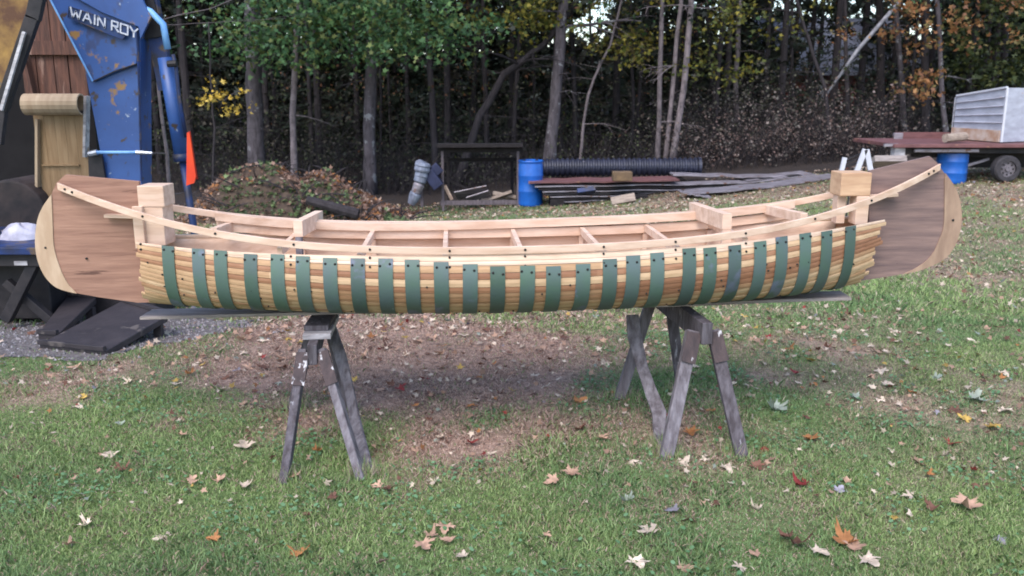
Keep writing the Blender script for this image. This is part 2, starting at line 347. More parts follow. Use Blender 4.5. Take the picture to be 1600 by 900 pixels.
# grass blades
def blades(n, y0, y1, hgt, wid, wpow=1.0, xm=0.62):
    u = RNG.random(n); y = y0 + (y1 - y0) * u ** wpow; x = RNG.uniform(-1, 1, n) * (y * xm + 0.3)
    cl = fbm(x, y, 9, 31, 2); keep = (cl + RNG.random(n) * 0.6 > 0.52) & ~(in_gravel(x, y) & (RNG.random(n) > 0.10 * (fbm(x, y, 2.5, 90) > .5) + .02))
    x, y = x[keep], y[keep]; n = len(x)
    b, nn, n2 = zone(x, y)
    dead = RNG.random(n) < b * 0.74 + 0.24
    h = RNG.uniform(0.35, 1.2, n) * hgt * np.where(dead, 0.6, 1.0) * (0.35 + 1.3 * fbm(x, y, 4.5, 51, 2)); h = h * np.where(RNG.random(n) < .02, 1.9, 1); w = wid * RNG.uniform(0.7, 1.3, n)
    az = RNG.uniform(0, 6.28, n); ln = np.where(dead, RNG.uniform(0.6, 2.0, n), RNG.uniform(0.1, 1.0, n)) * h; la = RNG.uniform(0, 6.28, n)
    z = TZ(x, y) - 0.002
    p0 = np.stack([x - np.cos(az) * w, y - np.sin(az) * w, z], 1); p1 = np.stack([x + np.cos(az) * w, y + np.sin(az) * w, z], 1)
    mx, my = np.cos(la) * ln, np.sin(la) * ln
    q1 = np.stack([x + mx * .35 + np.cos(az) * w * .8, y + my * .35 + np.sin(az) * w * .8, z + h * .6], 1)
    q0 = np.stack([x + mx * .35 - np.cos(az) * w * .8, y + my * .35 - np.sin(az) * w * .8, z + h * .6], 1)
    tp = np.stack([x + mx, y + my, z + h * .9], 1)
    V = np.stack([p0, p1, q1, tp, q0], 1).reshape(-1, 3)
    t = RNG.random(n)[:, None]; big = sstep(0.35, 0.65, fbm(x, y, 1.1, 44))[:, None]
    gcol = GRN * (1 - t) + GRN2 * t; gcol = gcol * (1 - big * .55) + GRN3 * big * .55
    tan_ = (sstep(.8, 1.8, x) * .8)[:, None]; bcol = (BRN * (1 - t) + BRN2 * t) * (1 - tan_) + np.array([.54, .48, .31]) * tan_ * (1 - .4 * t) + RNG.uniform(-0.02, 0.04, (n, 1))
    c = np.where(dead[:, None], bcol, gcol) * RNG.uniform(0.75, 1.25, (n, 1))
    return V, c
Va, ca_ = blades(400000, 2.35, 6.5, 0.027, 0.0019, 1.25)
Vb, cb_ = blades(190000, 6.0, 21, 0.045, 0.0050, 1.15)
tag(npmesh('grass', np.concatenate([Va, Vb]), 5, M_grass, np.concatenate([ca_, cb_])), 'short green and straw coloured lawn grass', 'grass', kind='stuff')
# clover and ground ivy patches
n = 9000; cxs = RNG.uniform(-2.6, 2.8, 120); cys = RNG.uniform(2.5, 6.2, 120); wch = RNG.integers(0, 120, n)
x = cxs[wch] + RNG.normal(0, 0.10, n); y = cys[wch] + RNG.normal(0, 0.09, n); bb, _, _ = zone(x, y); k_ = (bb < 0.75) & ~in_gravel(x, y); x, y = x[k_], y[k_]; n = len(x)
s_ = RNG.uniform(0.004, 0.010, n); ang = np.arange(6) / 6 * 6.283; hx = np.cos(ang); hy = np.sin(ang) * 0.85
tx, ty = RNG.uniform(-.6, .6, n), RNG.uniform(-.6, .6, n); z = TZ(x, y) + RNG.uniform(0.008, 0.026, n)
V = np.stack([x[:, None] + hx * s_[:, None], y[:, None] + hy * s_[:, None], z[:, None] + (hx * tx[:, None] + hy * ty[:, None]) * s_[:, None]], -1).reshape(-1, 3)
t = RNG.random((n, 1)); c = np.array([0.10, 0.22, 0.09]) * (1 - t) + np.array([0.20, 0.34, 0.18]) * t
tag(npmesh('ground_clover', V, 6, M_grass, c), 'small round clover leaves in patches through the lawn', 'clover', kind='stuff')

# ------------------------------------------------------------------ fallen leaves
LEAFCOL = {'pale': (0.80, 0.64, 0.50), 'tan': (0.55, 0.34, 0.24), 'brown': (0.20, 0.095, 0.065), 'orange': (0.46, 0.20, 0.075), 'yellow': (0.58, 0.38, 0.10),
           'red': (0.34, 0.05, 0.045), 'grey green': (0.36, 0.40, 0.33), 'lilac': (0.36, 0.33, 0.38)}
HALF = [(0, -.02), (.12, .02), (.36, -.10), (.31, .05), (.43, .10), (.27, .19), (.45, .24), (.66, .40), (.52, .43), (.56, .55), (.36, .47), (.21, .46), (.29, .68), (.19, .68), (.14, .82), (0, 1.02)]
OUT = HALF + [(-x, y) for x, y in HALF[-2:0:-1]]
def leaf_mesh(name, colname, seed):
    rr = random.Random(seed); cu = rr.uniform(0.15, 0.95); cx = rr.uniform(-.5, .5); ph = rr.uniform(0, 6)
    def zf(x, y): return cu * (x * x * (0.6 + cx) * 2 + (y - .4) ** 2 * (0.9 - cx)) + 0.06 * math.sin(9 * x + ph) + 0.05 * math.sin(7 * y + ph)
    vs = [(0, .3, zf(0, .3))]; j = [(x * rr.uniform(.88, 1.1), y * rr.uniform(.9, 1.08)) for x, y in OUT]
    vs += [(x * .5, .3 + (y - .3) * .5, zf(x * .5, .3 + (y - .3) * .5)) for x, y in j]
    vs += [(x, y, zf(x, y)) for x, y in j]; n = len(j); fs = []
    for i in range(n):
        k = (i + 1) % n; fs += [(0, 1 + i, 1 + k), (1 + i, 1 + n + i, 1 + n + k, 1 + k)]
    b = len(vs); vs += [(-.012, 0, zf(0, 0)), (.012, 0, zf(0, 0)), (.03, -.45, .10)]; fs.append((b, b + 1, b + 2))
    me = bpy.data.meshes.new(name); me.from_pydata([(x, y - .3, z) for x, y, z in vs], [], fs)
    c = LEAFCOL[colname]
    me.materials.append(mat('leaf_' + colname.replace(' ', '_'), c, tuple(k * .62 for k in c), ns=2.2, rough=0.65, bump=0.2, rnd=0.22, translucent=0.15,
                            spots=[((c[0] * .35, c[1] * .3, c[2] * .3), 3.0, 0.66)]))
    me.polygons.foreach_set('use_smooth', [True] * len(me.polygons))
    return me
LM = {c: [leaf_mesh('maple_leaf', c, i * 7 + j) for i in range(5)] for j, c in enumerate(LEAFCOL)}
def put_leaf(x, y, size, c, label, up=0.018, big=False):
    o = bpy.data.objects.new('fallen_leaf', random.choice(LM[c])); COL.objects.link(o)
    o.location = (x, y, tz(x, y) + up); o.scale = (size,) * 3
    o.rotation_euler = (random.gauss(0, .28), random.gauss(0, .28), random.uniform(0, 6.28))
    if up > .015: o.rotation_euler[0] *= .5; o.rotation_euler[1] *= .5
    elif random.random() < .3: o.rotation_euler[0] += math.pi
    return tag(o, label, 'leaf', 'fallen maple leaves on the lawn')
KEY = [(172, 717, 'pale', .075, 'cream maple leaf on green grass directly above the brown one at lower left'), (190, 738, 'brown', .08, 'dark brown leaf just below the cream leaf at lower left'),
 (382, 702, 'pale', .095, 'cream maple leaf with points, left of the left sawhorse legs'), (383, 765, 'pale', .06, None), (459, 750, 'tan', .075, 'curled tan leaf at the foot of the left sawhorse'),
 (736, 697, 'red', .08, 'small bright red leaf between the two sawhorses'), (1013, 836, 'pale', .10, 'large cream maple leaf below the right sawhorse'),
 (1051, 803, 'lilac', .07, 'bluish lilac leaf in the foreground grass'), (996, 884, 'pale', .09, 'cream leaf at the bottom edge, below the largest cream leaf'),
 (695, 830, 'tan', .08, None), (662, 858, 'tan', .085, None), (722, 875, 'pale', .06, None), (700, 850, 'tan', .06, None), (468, 872, 'orange', .08, 'orange yellow leaf near the bottom edge below the left sawhorse'),
 (135, 826, 'pale', .065, None), (110, 858, 'tan', .06, None), (865, 757, 'tan', .08, None), (893, 745, 'tan', .085, None), (852, 843, 'tan', .05, None),
 (1213, 643, 'grey green', .13, 'big pale grey green leaf right of the right sawhorse'), (1524, 629, 'grey green', .12, 'pale green leaf lying flat at the right edge of the lawn'),
 (1266, 689, 'orange', .09, 'orange leaf right of the right sawhorse foot'), (1252, 762, 'red', .09, 'pointed red leaf below right of the right sawhorse'),
 (1080, 680, 'orange', .085, 'orange leaf between the near legs of the right sawhorse'), (1242, 587, 'red', .08, 'red leaf on the lawn behind the right sawhorse'), (1508, 795, 'tan', .12, 'large tan folded leaf at lower right'),
 (1421, 781, 'pale', .065, None), (1395, 815, 'yellow', .05, None), (1320, 852, 'orange', .11, 'orange leaf above the cream ones at the lower right'), (1357, 882, 'pale', .09, None),
 (1278, 868, 'pale', .085, None), (1245, 858, 'brown', .10, None), (1230, 845, 'brown', .07, None), (298, 588, 'orange', .07, 'orange leaf on the grass under the left end of the canoe'), (188, 667, 'grey green', .05, None),
 (1570, 645, 'pale', .09, None), (1552, 672, 'yellow', .09, None), (285, 685, 'tan', .06, None), (1425, 618, 'orange', .08, None), (1385, 605, 'pale', .08, None),
 (1568, 587, 'pale', .08, None), (1180, 873, 'tan', .05, None), (1155, 893, 'pale', .06, None), (1455, 800, 'brown', .07, None), (1560, 850, 'lilac', .06, None),
 (903, 630, 'orange', .11, 'large orange leaf under the middle of the canoe'), (605, 770, 'brown', .06, None), (520, 783, 'brown', .055, None), (590, 765, 'tan', .06, None), (1335, 862, 'tan', .08, None),
 (335, 850, 'orange', .06, None), (1070, 895, 'tan', .06, None), (940, 690, 'tan', .08, None), (738, 655, 'tan', .07, None), (240, 605, 'tan', .05, None), (345, 755, 'tan', .07, None), (300, 757, 'tan', .06, None), (480, 810, 'brown', .04, None), (495, 710, 'orange', .06, None)]
WORD = {'pale': 'cream', 'tan': 'tan', 'brown': 'brown', 'orange': 'orange', 'yellow': 'yellow', 'red': 'dull red', 'grey green': 'grey green', 'lilac': 'lilac grey'}
def place_words(x, y):
    if y < 3.3: band = 'in foreground grass'
    elif y < 4.6: band = 'level with sawhorse feet'
    else: band = 'beyond the canoe'
    if x < -1.15: w = 'left of the left sawhorse'
    elif x < -.6: w = 'near the left sawhorse'
    elif x < .6: w = 'between the two sawhorses'
    elif x < 1.25: w = 'near the right sawhorse'
    else: w = 'right of the right sawhorse'
    return band + ', ' + w
nleaf = 0; cols_l = list(LEAFCOL); wts = [.36, .34, .18, .03, .03, .015, .035, .01]
for px, py, c, s, lab in KEY:
    p = G(px, py); put_leaf(p.x, p.y, s * .82, c, lab or f'{WORD[c]} maple leaf {place_words(p.x, p.y)}', up=.018); nleaf += 1
while nleaf < 296:
    y = 2.6 + 4.2 * random.random() ** 0.85; x = random.uniform(-1, 1) * y * .58
    dens = float(zone(x, y)[0]) * .7 + .15 + (0.35 if x > 0.8 else 0) + .25 * (y > 4.5)
    if random.random() > dens: continue
    c = random.choices(cols_l, wts)[0]; sz = random.uniform(.035, .072)
    put_leaf(x, y, sz, c, f'{"tiny" if sz < .047 else "small" if sz < .06 else "middling"} {WORD[c]} maple leaf {place_words(x, y)}', up=.012); nleaf += 1
LP = np.array([(0, 0), (.38, -.08), (.26, .16), (.62, .42), (.22, .44), (0, 1.0), (-.22, .44), (-.62, .42), (-.26, .16), (-.38, -.08)]) - np.array([0, .35])
def leafcards(C, size, tilt, cols, flat=False):
    """maple-shaped faces at centres C, random orientation (tilt = how far off horizontal)."""
    n = len(C); az = RNG.uniform(0, 6.283, n); tl = RNG.normal(0, tilt, n); rl = RNG.normal(0, tilt, n)
    X = LP[None, :, 0] * RNG.uniform(.7, 1.1, (n, 1)); Y = np.repeat(LP[None, :, 1], n, 0); Z = 0.25 * X * X + RNG.uniform(-.15, .25, (n, 1)) * Y * Y
    Y2 = Y * np.cos(tl)[:, None] - Z * np.sin(tl)[:, None]; Z2 = Y * np.sin(tl)[:, None] + Z * np.cos(tl)[:, None]
    X3 = X * np.cos(rl)[:, None] + Z2 * np.sin(rl)[:, None]; Z3 = -X * np.sin(rl)[:, None] + Z2 * np.cos(rl)[:, None]
    X4 = X3 * np.cos(az)[:, None] - Y2 * np.sin(az)[:, None]; Y4 = X3 * np.sin(az)[:, None] + Y2 * np.cos(az)[:, None]
    return (C[:, None] + np.stack([X4, Y4, Z3], -1) * np.asarray(size).reshape(-1, 1, 1)).reshape(-1, 3)
# litter: everything beyond the individually built leaves
n = 42000; y = 3.2 + 18.4 * RNG.random(n) ** .85; x = RNG.uniform(-1, 1, n) * (y * .62 + .5)
b, nn, n2 = zone(x, y); dens = .17 + .42 * b + .16 * sstep(9, 13, y) + .40 * sstep(15, 18, y) + .35 * (nn - .5)
k_ = (RNG.random(n) < dens) & ~(in_gravel(x, y) & (RNG.random(n) > .25)); x, y = x[k_], y[k_]; n = len(x)
pal = np.array([LEAFCOL[c] for c in cols_l]); w_ = np.array([.36, .34, .18, .03, .03, .015, .035, .01]); w_ /= w_.sum()
c = pal[RNG.choice(8, n, p=w_)] * RNG.uniform(.5, 1.05, (n, 1))
V = leafcards(np.stack([x, y, TZ(x, y) + .020], 1), RNG.uniform(.020, .056, n) * (.62 + .38 * sstep(4, 6, y) + .35 * sstep(8, 14, y)), .45, c)
tag(npmesh('leaf_litter', V, 10, M_leafc, c), 'scattered litter of dry maple leaves over the lawn and beyond', 'leaf litter', kind='stuff')

# ------------------------------------------------------------------ CANOE
def Yc(X): return 4.12 + 0.065 * X
def bt(X): return 0.40 * max(0.0, 1 - (abs(X) / 1.90) ** 2.3)      # half breadth
def br(X): return max(0.013, 0.385 * (1 - (abs(X) / 2.06) ** 2.1))   # rail half breadth
NV = Vector((0.065, -1, 0)).normalized()          # out of the near side
def curve(pts, bf, frac=1.0):
    Xs, Zs = [], []
    for px, py in pts:
        X = (px - 800) / F * 4.0
        for _ in range(8):
            p = W(px, py, Yc(X) - bf(X) * frac); X = p.x
        Xs.append(X); Zs.append(p.z)
    Xs = np.array(Xs); Zs = np.array(Zs)
    cf = np.polyfit(Xs, Zs, 6 if len(Xs) > 9 else 4)
    return lambda x: float(np.polyval(cf, x)), Xs[0], Xs[-1]
zs, XL, XR = curve([(211, 377), (325, 390), (450, 396), (600, 399), (690, 397.5), (800, 396), (950, 391), (1053, 386), (1156, 376), (1299, 357), (1377, 343)], bt, .95)
zr, RL, RRt = curve([(91, 285), (155, 310), (222, 333), (272, 347), (330, 358), (400, 368), (450, 375), (575, 385), (690, 386), (825, 384), (950, 378), (1043, 371), (1156, 358), (1258, 340), (1312, 324), (1387, 293), (1467, 256)], br)
zk, _, _ = curve([(217, 470), (300, 479), (430, 487), (600, 491), (800, 489), (1000, 482), (1100, 475), (1200, 466), (1300, 452), (1358, 437)], bt, .55)
ZK_OFF = -0.012
def side(X, off, sgn, z):      # point at half breadth 'off' on side sgn (-1 near, +1 far)
    return Vector((X - sgn * 0.065 * off, Yc(X) + sgn * off, z))
def bez(X, t):
    b = bt(X) + 0.012; s0 = zs(X); k0 = zk(X) + ZK_OFF; h = s0 - k0
    P = [(.94 * b, s0), (1.14 * b, s0 - .50 * h), (.98 * b, k0), (0, k0)]
    m = 1 - t; w = (m ** 3, 3 * m * m * t, 3 * m * t * t, t ** 3)
    return sum(w[i] * P[i][0] for i in range(4)), sum(w[i] * P[i][1] for i in range(4))
def tparam(X, K=60):
    q = [bez(X, i / K) for i in range(K + 1)]; L = [0]
    for i in range(K): L.append(L[-1] + math.hypot(q[i + 1][0] - q[i][0], q[i + 1][1] - q[i][1]))
    return np.array(L), np.linspace(0, 1, K + 1)
def sect(X, g, out=0.0):
    """point on the section at girth fraction g, pushed out by 'out' along the normal; returns (half breadth, z)"""
    L, T = _tp(round(X, 3)); t = float(np.interp(g * L[-1], L, T)); a = bez(X, max(0, t - .01)); c = bez(X, min(1, t + .01)); p = bez(X, t)
    d = (c[0] - a[0], c[1] - a[1]); l = math.hypot(*d) or 1; nrm = (-d[1] / l, d[0] / l)
    return p[0] + nrm[0] * out, p[1] + nrm[1] * out
_tc = {}
def _tp(X):
    if X not in _tc: _tc[X] = tparam(X)
    return _tc[X]
base = Vector((0, 4.12, tz(0, 4.12)))
canoe = thing('canoe', Vector((0, 4.12, zk(0) + ZK_OFF)), 'unfinished wooden strip canoe with green straps resting across two sawhorses', 'canoe')
# planking: strips of alternating wood
LIGHT = [(0.56, 0.375, 0.225), (0.52, 0.34, 0.20), (0.60, 0.42, 0.265), (0.49, 0.31, 0.18)]; WHT = [(0.74, 0.57, 0.45), (0.72, 0.54, 0.42)]
DARKW = [(0.34, 0.175, 0.10), (0.37, 0.195, 0.115), (0.31, 0.155, 0.09)]; MIDW = [(0.42, 0.25, 0.145), (0.40, 0.23, 0.13)]
# each strip: kind of wood at left, middle, right of the hull
pat = ['WWW', 'WWW', 'LLL', 'DDD', 'LLL', 'DDD', 'LMD', 'LMD', 'LLM', 'LLL', 'LLL', 'MLL', 'LLL', 'LLL', 'LLL', 'LLL', 'LLL', 'LLL', 'LLL', 'LLL']
NS = len(pat); mb = MB(); stations = 44
def gb(i, X):
    m = max(0, 1 - (X / 1.55) ** 2); w = [.55 + .35 * m, .06 + .55 * m, .95] + [.85, 1.05, .85, .95] + [1.0] * (NS - 7); t = sum(w); return sum(w[:i]) / t
for sgn in (-1, 1):
    for i in range(NS):
        g0, g1 = i / NS, (i + 1) / NS; rr = random.Random(i * 3 + 1 + sgn)
        KD = {'L': LIGHT, 'D': DARKW, 'M': MIDW, 'W': WHT}; cA, cB, cC = [rr.choice(KD[k]) for k in pat[i]]
        s1, s2 = rr.uniform(-1.2, -.4), rr.uniform(.2, .9)
        xa = XL + rr.uniform(-.012, .02) + .012 * (g0 > .5) * g0; xb = XR - .10 * g0 * g0 * 1.2 + rr.uniform(-.025, .02)
        lift = rr.uniform(0, .0025); vs, fs, cs_ = [], [], []
        for k in range(stations + 1):
            X = xa + (xb - xa) * k / stations; g0, g1 = gb(i, X), gb(i + 1, X); gm = (g1 - g0) * .04
            for g, o in ((g0 + gm, lift), ((g0 + g1) / 2, lift + .0010), (g1 - gm, lift), (g1 - gm, -.009), (g0 + gm, -.009)):
                off, z = sect(X, g, o); vs.append(side(X, off, sgn, z))
        for k in range(stations):
            for e in range(5):
                fs.append((k * 5 + e, k * 5 + (e + 1) % 5, k * 5 + 5 + (e + 1) % 5, k * 5 + 5 + e))
        fs += [(0, 1, 2, 3, 4), tuple(stations * 5 + e for e in (4, 3, 2, 1, 0))]
        n = len(mb.v); mb.v += [tuple(v) for v in vs]
        for q, f in enumerate(fs):
            mb.f.append([n + a for a in f]); k = min(q // 5, stations - 1); X = xa + (xb - xa) * k / stations
            mb.c.append(cA if X < s1 else cB if X < s2 else cC)
planking = mb.build('hull_planking', M_strip, canoe, colattr=True)
# dark gaps: the inner batten sheet behind the strips
mb = MB(); Xs = np.linspace(XL + .06, XR - .14, 40); vs = []; G_ = np.linspace(0.04, 1, 14)
for X in Xs:
    row = [side(X, *(lambda q: (q[0], -1, q[1]))(sect(X, g, -.013))) for g in G_] + [side(X, *(lambda q: (q[0], 1, q[1]))(sect(X, g, -.013))) for g in G_[::-1][1:]]
    vs += row
m_ = 27; fs = [(a * m_ + b, a * m_ + b + 1, (a + 1) * m_ + b + 1, (a + 1) * m_ + b) for a in range(39) for b in range(m_ - 1)]
mb.add(vs, fs); lin = mb.build('hull_lining', M_inner, canoe, smooth=True)
sm = lin.modifiers.new('thick', 'SOLIDIFY'); sm.thickness = .003
# straps
ST = [(257, 382), (303, 388), (338, 391), (381, 397), (423, 398), (463, 401), (506, 404), (548, 404.5), (591, 405), (635, 406), (680, 410), (723, 412), (768, 415), (813, 415), (856, 415), (901, 412), (945, 405), (979, 400), (1021, 395), (1070, 388), (1104, 388), (1142, 383), (1182, 378), (1217, 371), (1257, 364), (1289, 361), (1326, 352)]
def screw(p, nrm, parent, r=.0055):
    nrm = Vector(nrm).normalized(); p = Vector(p)
    MB().tube([p - nrm * .004, p + nrm * .0025, p + nrm * .0035], [r, r, r * .6], 8).build('screw', M_screw, parent)
for i, (px, py) in enumerate(ST):
    X = (px - 800) / F * 3.8
    for _ in range(6): X = W(px, py, Yc(X) - bt(X)).x
    X += 0.012 * (X / 1.8) * (-1)
    ztop = W(px, py, Yc(X) - bt(X)).z; w = .032 - .0035 * abs(X) / 1.8
    L, T = _tp(round(X, 3)); gs = np.linspace(0, .5, 60); g0 = min(gs, key=lambda g: abs(sect(X, g)[1] - ztop))
    gl = list(np.linspace(g0, 1, 26)); mb = MB(); vs = []; ln = random.uniform(-.006, .006)
    for s_, gg in ((-1, gl), (1, gl[::-1][1:])):
        for g in gg:
            for dx, o in ((-w, .0035), (w, .0035), (w, .0075), (-w, .0075)):
                off, z = sect(X + dx, g, o); q = side(X + dx, off, s_, z); vs.append(q + Vector((ln * (1 - g), 0, 0)))
    R_ = len(vs) // 4; fs = []
    for a in range(R_ - 1):
        for e in range(4): fs.append((a * 4 + e, a * 4 + (e + 1) % 4, a * 4 + 4 + (e + 1) % 4, a * 4 + 4 + e))
    fs += [(0, 1, 2, 3), tuple(len(vs) - 4 + e for e in (3, 2, 1, 0))]
    st = mb.add(vs, fs).build('strap', M_strap, canoe, smooth='sharp')
    for dx in (-.021, .021):
        g = g0 + random.uniform(.035, .055); off, z = sect(X + dx, g, .0078); screw(side(X + dx, off, -1, z), NV, st)
# screws in planking
for _ in range(55):
    X = random.uniform(XL + .05, XR - .15); g = random.choice([.22, .28, .34, .41, .47, .53, .66]) + random.uniform(-.01, .01)
    off, z = sect(X, g, .003); screw(side(X, off, -1, z), NV, planking, .0042)
# rails
def rail(sgn):
    mb = MB(); Xs = np.linspace(RL, RRt, 60); pts, sd_ = [], []
    for X in Xs:
        pts.append(side(X, br(X), sgn, zr(X))); sd_.append(NV * (-sgn))
    mb.sweep(pts, .018, .031, sd_); return mb.build('gunwale_rail', M_pine, canoe, bevel=.002)
rn = rail(-1); rf = rail(1)
for px, py in [(100, 292), (111, 297), (219, 341), (330, 362), (451, 381), (569, 389), (693, 392), (811, 390), (934, 384), (1047, 376), (1158, 362), (1268, 342), (1358, 313), (1450, 269), (1458, 265)]:
    X = (px - 800) / F * 4
    for _ in range(6): X = W(px, py, Yc(X) - br(X) - .018).x
    screw(side(X, br(X) + .019, -1, zr(X) - .014), NV, rn, .0055)
for px in (569, 693, 811, 934, 1047, 218, 447, 1158):
    X = (px - 800) / F * 3.85; X = W(px, 400, Yc(X) - bt(X)).x
    for g in (.02, .085):
        off, z = sect(X, g, .004); screw(side(X, off, -1, z), NV, planking, .0052)
# thick board along the far gunwale and inner stringer under it
XA, XB = W(362, 357, 4.4).x, W(1232, 339, 4.5).x
mb = MB(); Xs = np.linspace(XA, XB, 30)
mb.sweep([side(X, br(X) - .048, 1, zr(X) + .004 + .006 * math.sin(X * 2)) for X in Xs], .046, .040, [Vector((0, 1, 0))] * 30)
mb.build('gunwale_board', M_pine, canoe, bevel=.002)
mb = MB(); mb.sweep([side(X, br(X) - .030, 1, zr(X) - .040) for X in Xs], .02, .045, [Vector((0, 1, 0))] * 30); mb.build('stringer', M_pine, canoe, bevel=.002)
Xs = np.linspace(XA + .02, XB - .02, 30)
# frames: crosspiece plus curved rib inside the planking
FX = [(449, 377), (568, 384), (693, 386), (809, 384), (930, 379), (1042, 372), (1152, 360)]
for px, py in FX:
    X = W(px, py, 3.98).x; off = bt(X) - .02; z0 = zr(X) - .058
    a = side(X, off, -1, z0); b = side(X, off, 1, z0)
    fr = MB().beam(a, b, .022, .036).build('crosspiece', M_pine, canoe, bevel=.0015)
    mb = MB(); vs = []; gg = list(np.linspace(.06, 1, 10)); w = .011
    for s_, gl in ((-1, gg), (1, gg[::-1][1:])):
        for g in gl:
            for dx, o in ((-w, -.017), (w, -.017), (w, -.045), (-w, -.045)):
                of, z = sect(X + dx, g, o); vs.append(side(X + dx, max(of, 0.0), s_, z))
    R_ = len(vs) // 4; fs = [(a_ * 4 + e, a_ * 4 + (e + 1) % 4, a_ * 4 + 4 + (e + 1) % 4, a_ * 4 + 4 + e) for a_ in range(R_ - 1) for e in range(4)] + [(0, 1, 2, 3), tuple(len(vs) - 4 + e for e in (3, 2, 1, 0))]
    mb.add(vs, fs).build('rib', M_inner, canoe)
# spreaders and raised cross boards
def crossboard(p0, Y0, p1, Y1, th, hg, nm, m=M_pine, lab=None):
    a = W(*p0, Y0); b = W(*p1, Y1); dz = Vector((0, 0, hg / 2)); o = MB().beam(a - dz, b - dz, th, hg).build(nm, m, canoe, bevel=.002)
    if lab: o['label'] = lab
    return a, b
crossboard((334, 356), 4.02, (372, 342), 4.36, .03, .045, 'spreader'); crossboard((1257, 333), 4.06, (1199, 320), 4.42, .035, .045, 'spreader')
a, b = crossboard((465, 345), 4.02, (498, 329), 4.52, .042, .075, 'raised_crossboard')
MB().beam(a + Vector((-.0, .01, -.16)), a + Vector((0, .01, -.076)), .028, .03, (0, 1, 0)).build('crossboard_post', M_old2, canoe)
a, b = crossboard((1137, 334), 4.05, (1083, 316), 4.56, .045, .075, 'raised_crossboard')
MB().beam(a + Vector((0.0, .012, -.15)), a + Vector((0, .012, -.0765)), .04, .04, (0, 1, 0)).build('crossboard_post', M_pine, canoe)
# triangular inner deck boards near the stems
# stem panels
def onplane(pts, dy=0.0):
    out = []
    for px, py in pts:
        X = (px - 800) / F * 4.1
        for _ in range(6): X = W(px, py, Yc(X) + dy).x
        out.append(W(px, py, Yc(X) + dy))
    return out
AX = Vector((0, 1, 0))
def smooth_pts(pts, k=4):
    o = []; n = len(pts)
    for i in range(n - 1):
        p0, p1, p2, p3 = pts[max(i - 1, 0)], pts[i], pts[i + 1], pts[min(i + 2, n - 1)]
        for j in range(k):
            t = j / k; o.append(tuple(.5 * ((2 * p1[c]) + (-p0[c] + p2[c]) * t + (2 * p0[c] - 5 * p1[c] + 4 * p2[c] - p3[c]) * t * t + (-p0[c] + 3 * p1[c] - 3 * p2[c] + p3[c]) * t ** 3) for c in (0, 1)))
    return o + [pts[-1]]
inL = smooth_pts([(80, 304), (81, 325), (82, 347), (84, 385), (93, 417), (105, 442), (119, 458)])
outL = smooth_pts([(80, 304), (66, 324), (58, 345), (54.5, 374), (58, 405), (70, 432), (89, 450), (119, 458.8)])
PL = [(102, 273), (88, 286)] + inL + [(155, 464.5), (216, 473), (300, 470), (300, 425), (222, 410), (217, 380), (217, 283.5)]
pl = MB().prism(onplane(PL, -.009), AX * .018).build('stem_panel', M_ply, canoe); pl['label'] = 'warm brown plywood stem panel at the left end'
inR = smooth_pts([(1476, 271), (1476, 310), (1475, 351), (1469, 372), (1455, 400), (1433, 418), (1411, 428)])
outR = smooth_pts([(1478, 271), (1494, 295), (1502, 323), (1502, 354), (1492, 385), (1474, 406), (1443, 421), (1412, 428.5)])
PR = [(1358, 267), (1453, 244), (1464, 254)] + inR + [(1358, 437), (1290, 445), (1290, 400), (1350, 380), (1358, 345)]
pr = MB().prism(onplane(PR, -.009), AX * .018).build('stem_panel', M_ply2, canoe); pr['label'] = 'darker stained plywood stem panel at the right end'
MB().prism(onplane(outL + inL[::-1][1:-1], -.014), AX * .028).build('outer_stem', M_outer, canoe)
MB().prism(onplane(outR + inR[::-1][1:-1], -.014), AX * .028).build('outer_stem', M_outer2, canoe)
for px, py in [(71, 387), (135, 404)]: q = onplane([(px, py)], -.0145)[0]; screw(q, NV, pl, .005)
for px, py in [(1489, 344)]: q = onplane([(px, py)], -.0145)[0]; screw(q, NV, pr, .006)
# stem blocks
p = onplane([(240, 288)])[0]; q = onplane([(240, 380)])[0]
sb = MB().box((p.x + .008, p.y, p.z - .048), (.118, .13, .096)).build('stem_block', M_pine, canoe, bevel=.004)
MB().box((p.x + .006, p.y, (p.z - .0965 + q.z) / 2), (.10, .125, p.z - .0965 - q.z)).build('stem_post', M_pine, canoe, bevel=.003)
MB().beam((p.x - .05, p.y - .075, p.z - .09), (p.x - .05, p.y - .075, q.z - .01), .045, .022, (0, 1, 0)).build('stem_batten', M_pine, canoe, bevel=.002)
p = onplane([(1331, 268)])[0]; q = onplane([(1331, 348)])[0]
MB().box((p.x - .002, p.y, p.z - .055), (.145, .13, .11), R(3)).build('stem_block', M_block, canoe, bevel=.004)
MB().box((p.x + .04, p.y - .02, (p.z - .1105 + q.z) / 2), (.06, .09, p.z - .1105 - q.z)).build('stem_post', M_pine, canoe, bevel=.003)
MB().box((p.x - .045, p.y + .01, (p.z - .1105 + q.z) / 2), (.04, .07, p.z - .1105 - q.z)).build('stem_post', M_inner, canoe, bevel=.003)
# small cleats holding the rails
a = onplane([(165, 337)], -.03)[0]; MB().beam(a, a + Vector((.14, 0, -.004)), .035, .014).build('rail_cleat', M_pine, canoe)
a = onplane([(1345, 308)], -.03)[0]; MB().beam(a, a + Vector((.17, 0, .012)), .035, .014).build('rail_cleat', M_pine, canoe)

# ------------------------------------------------------------------ plank the canoe rests on
pa = W(228, 489, 4.12); pb = W(1322, 459, 4.22)
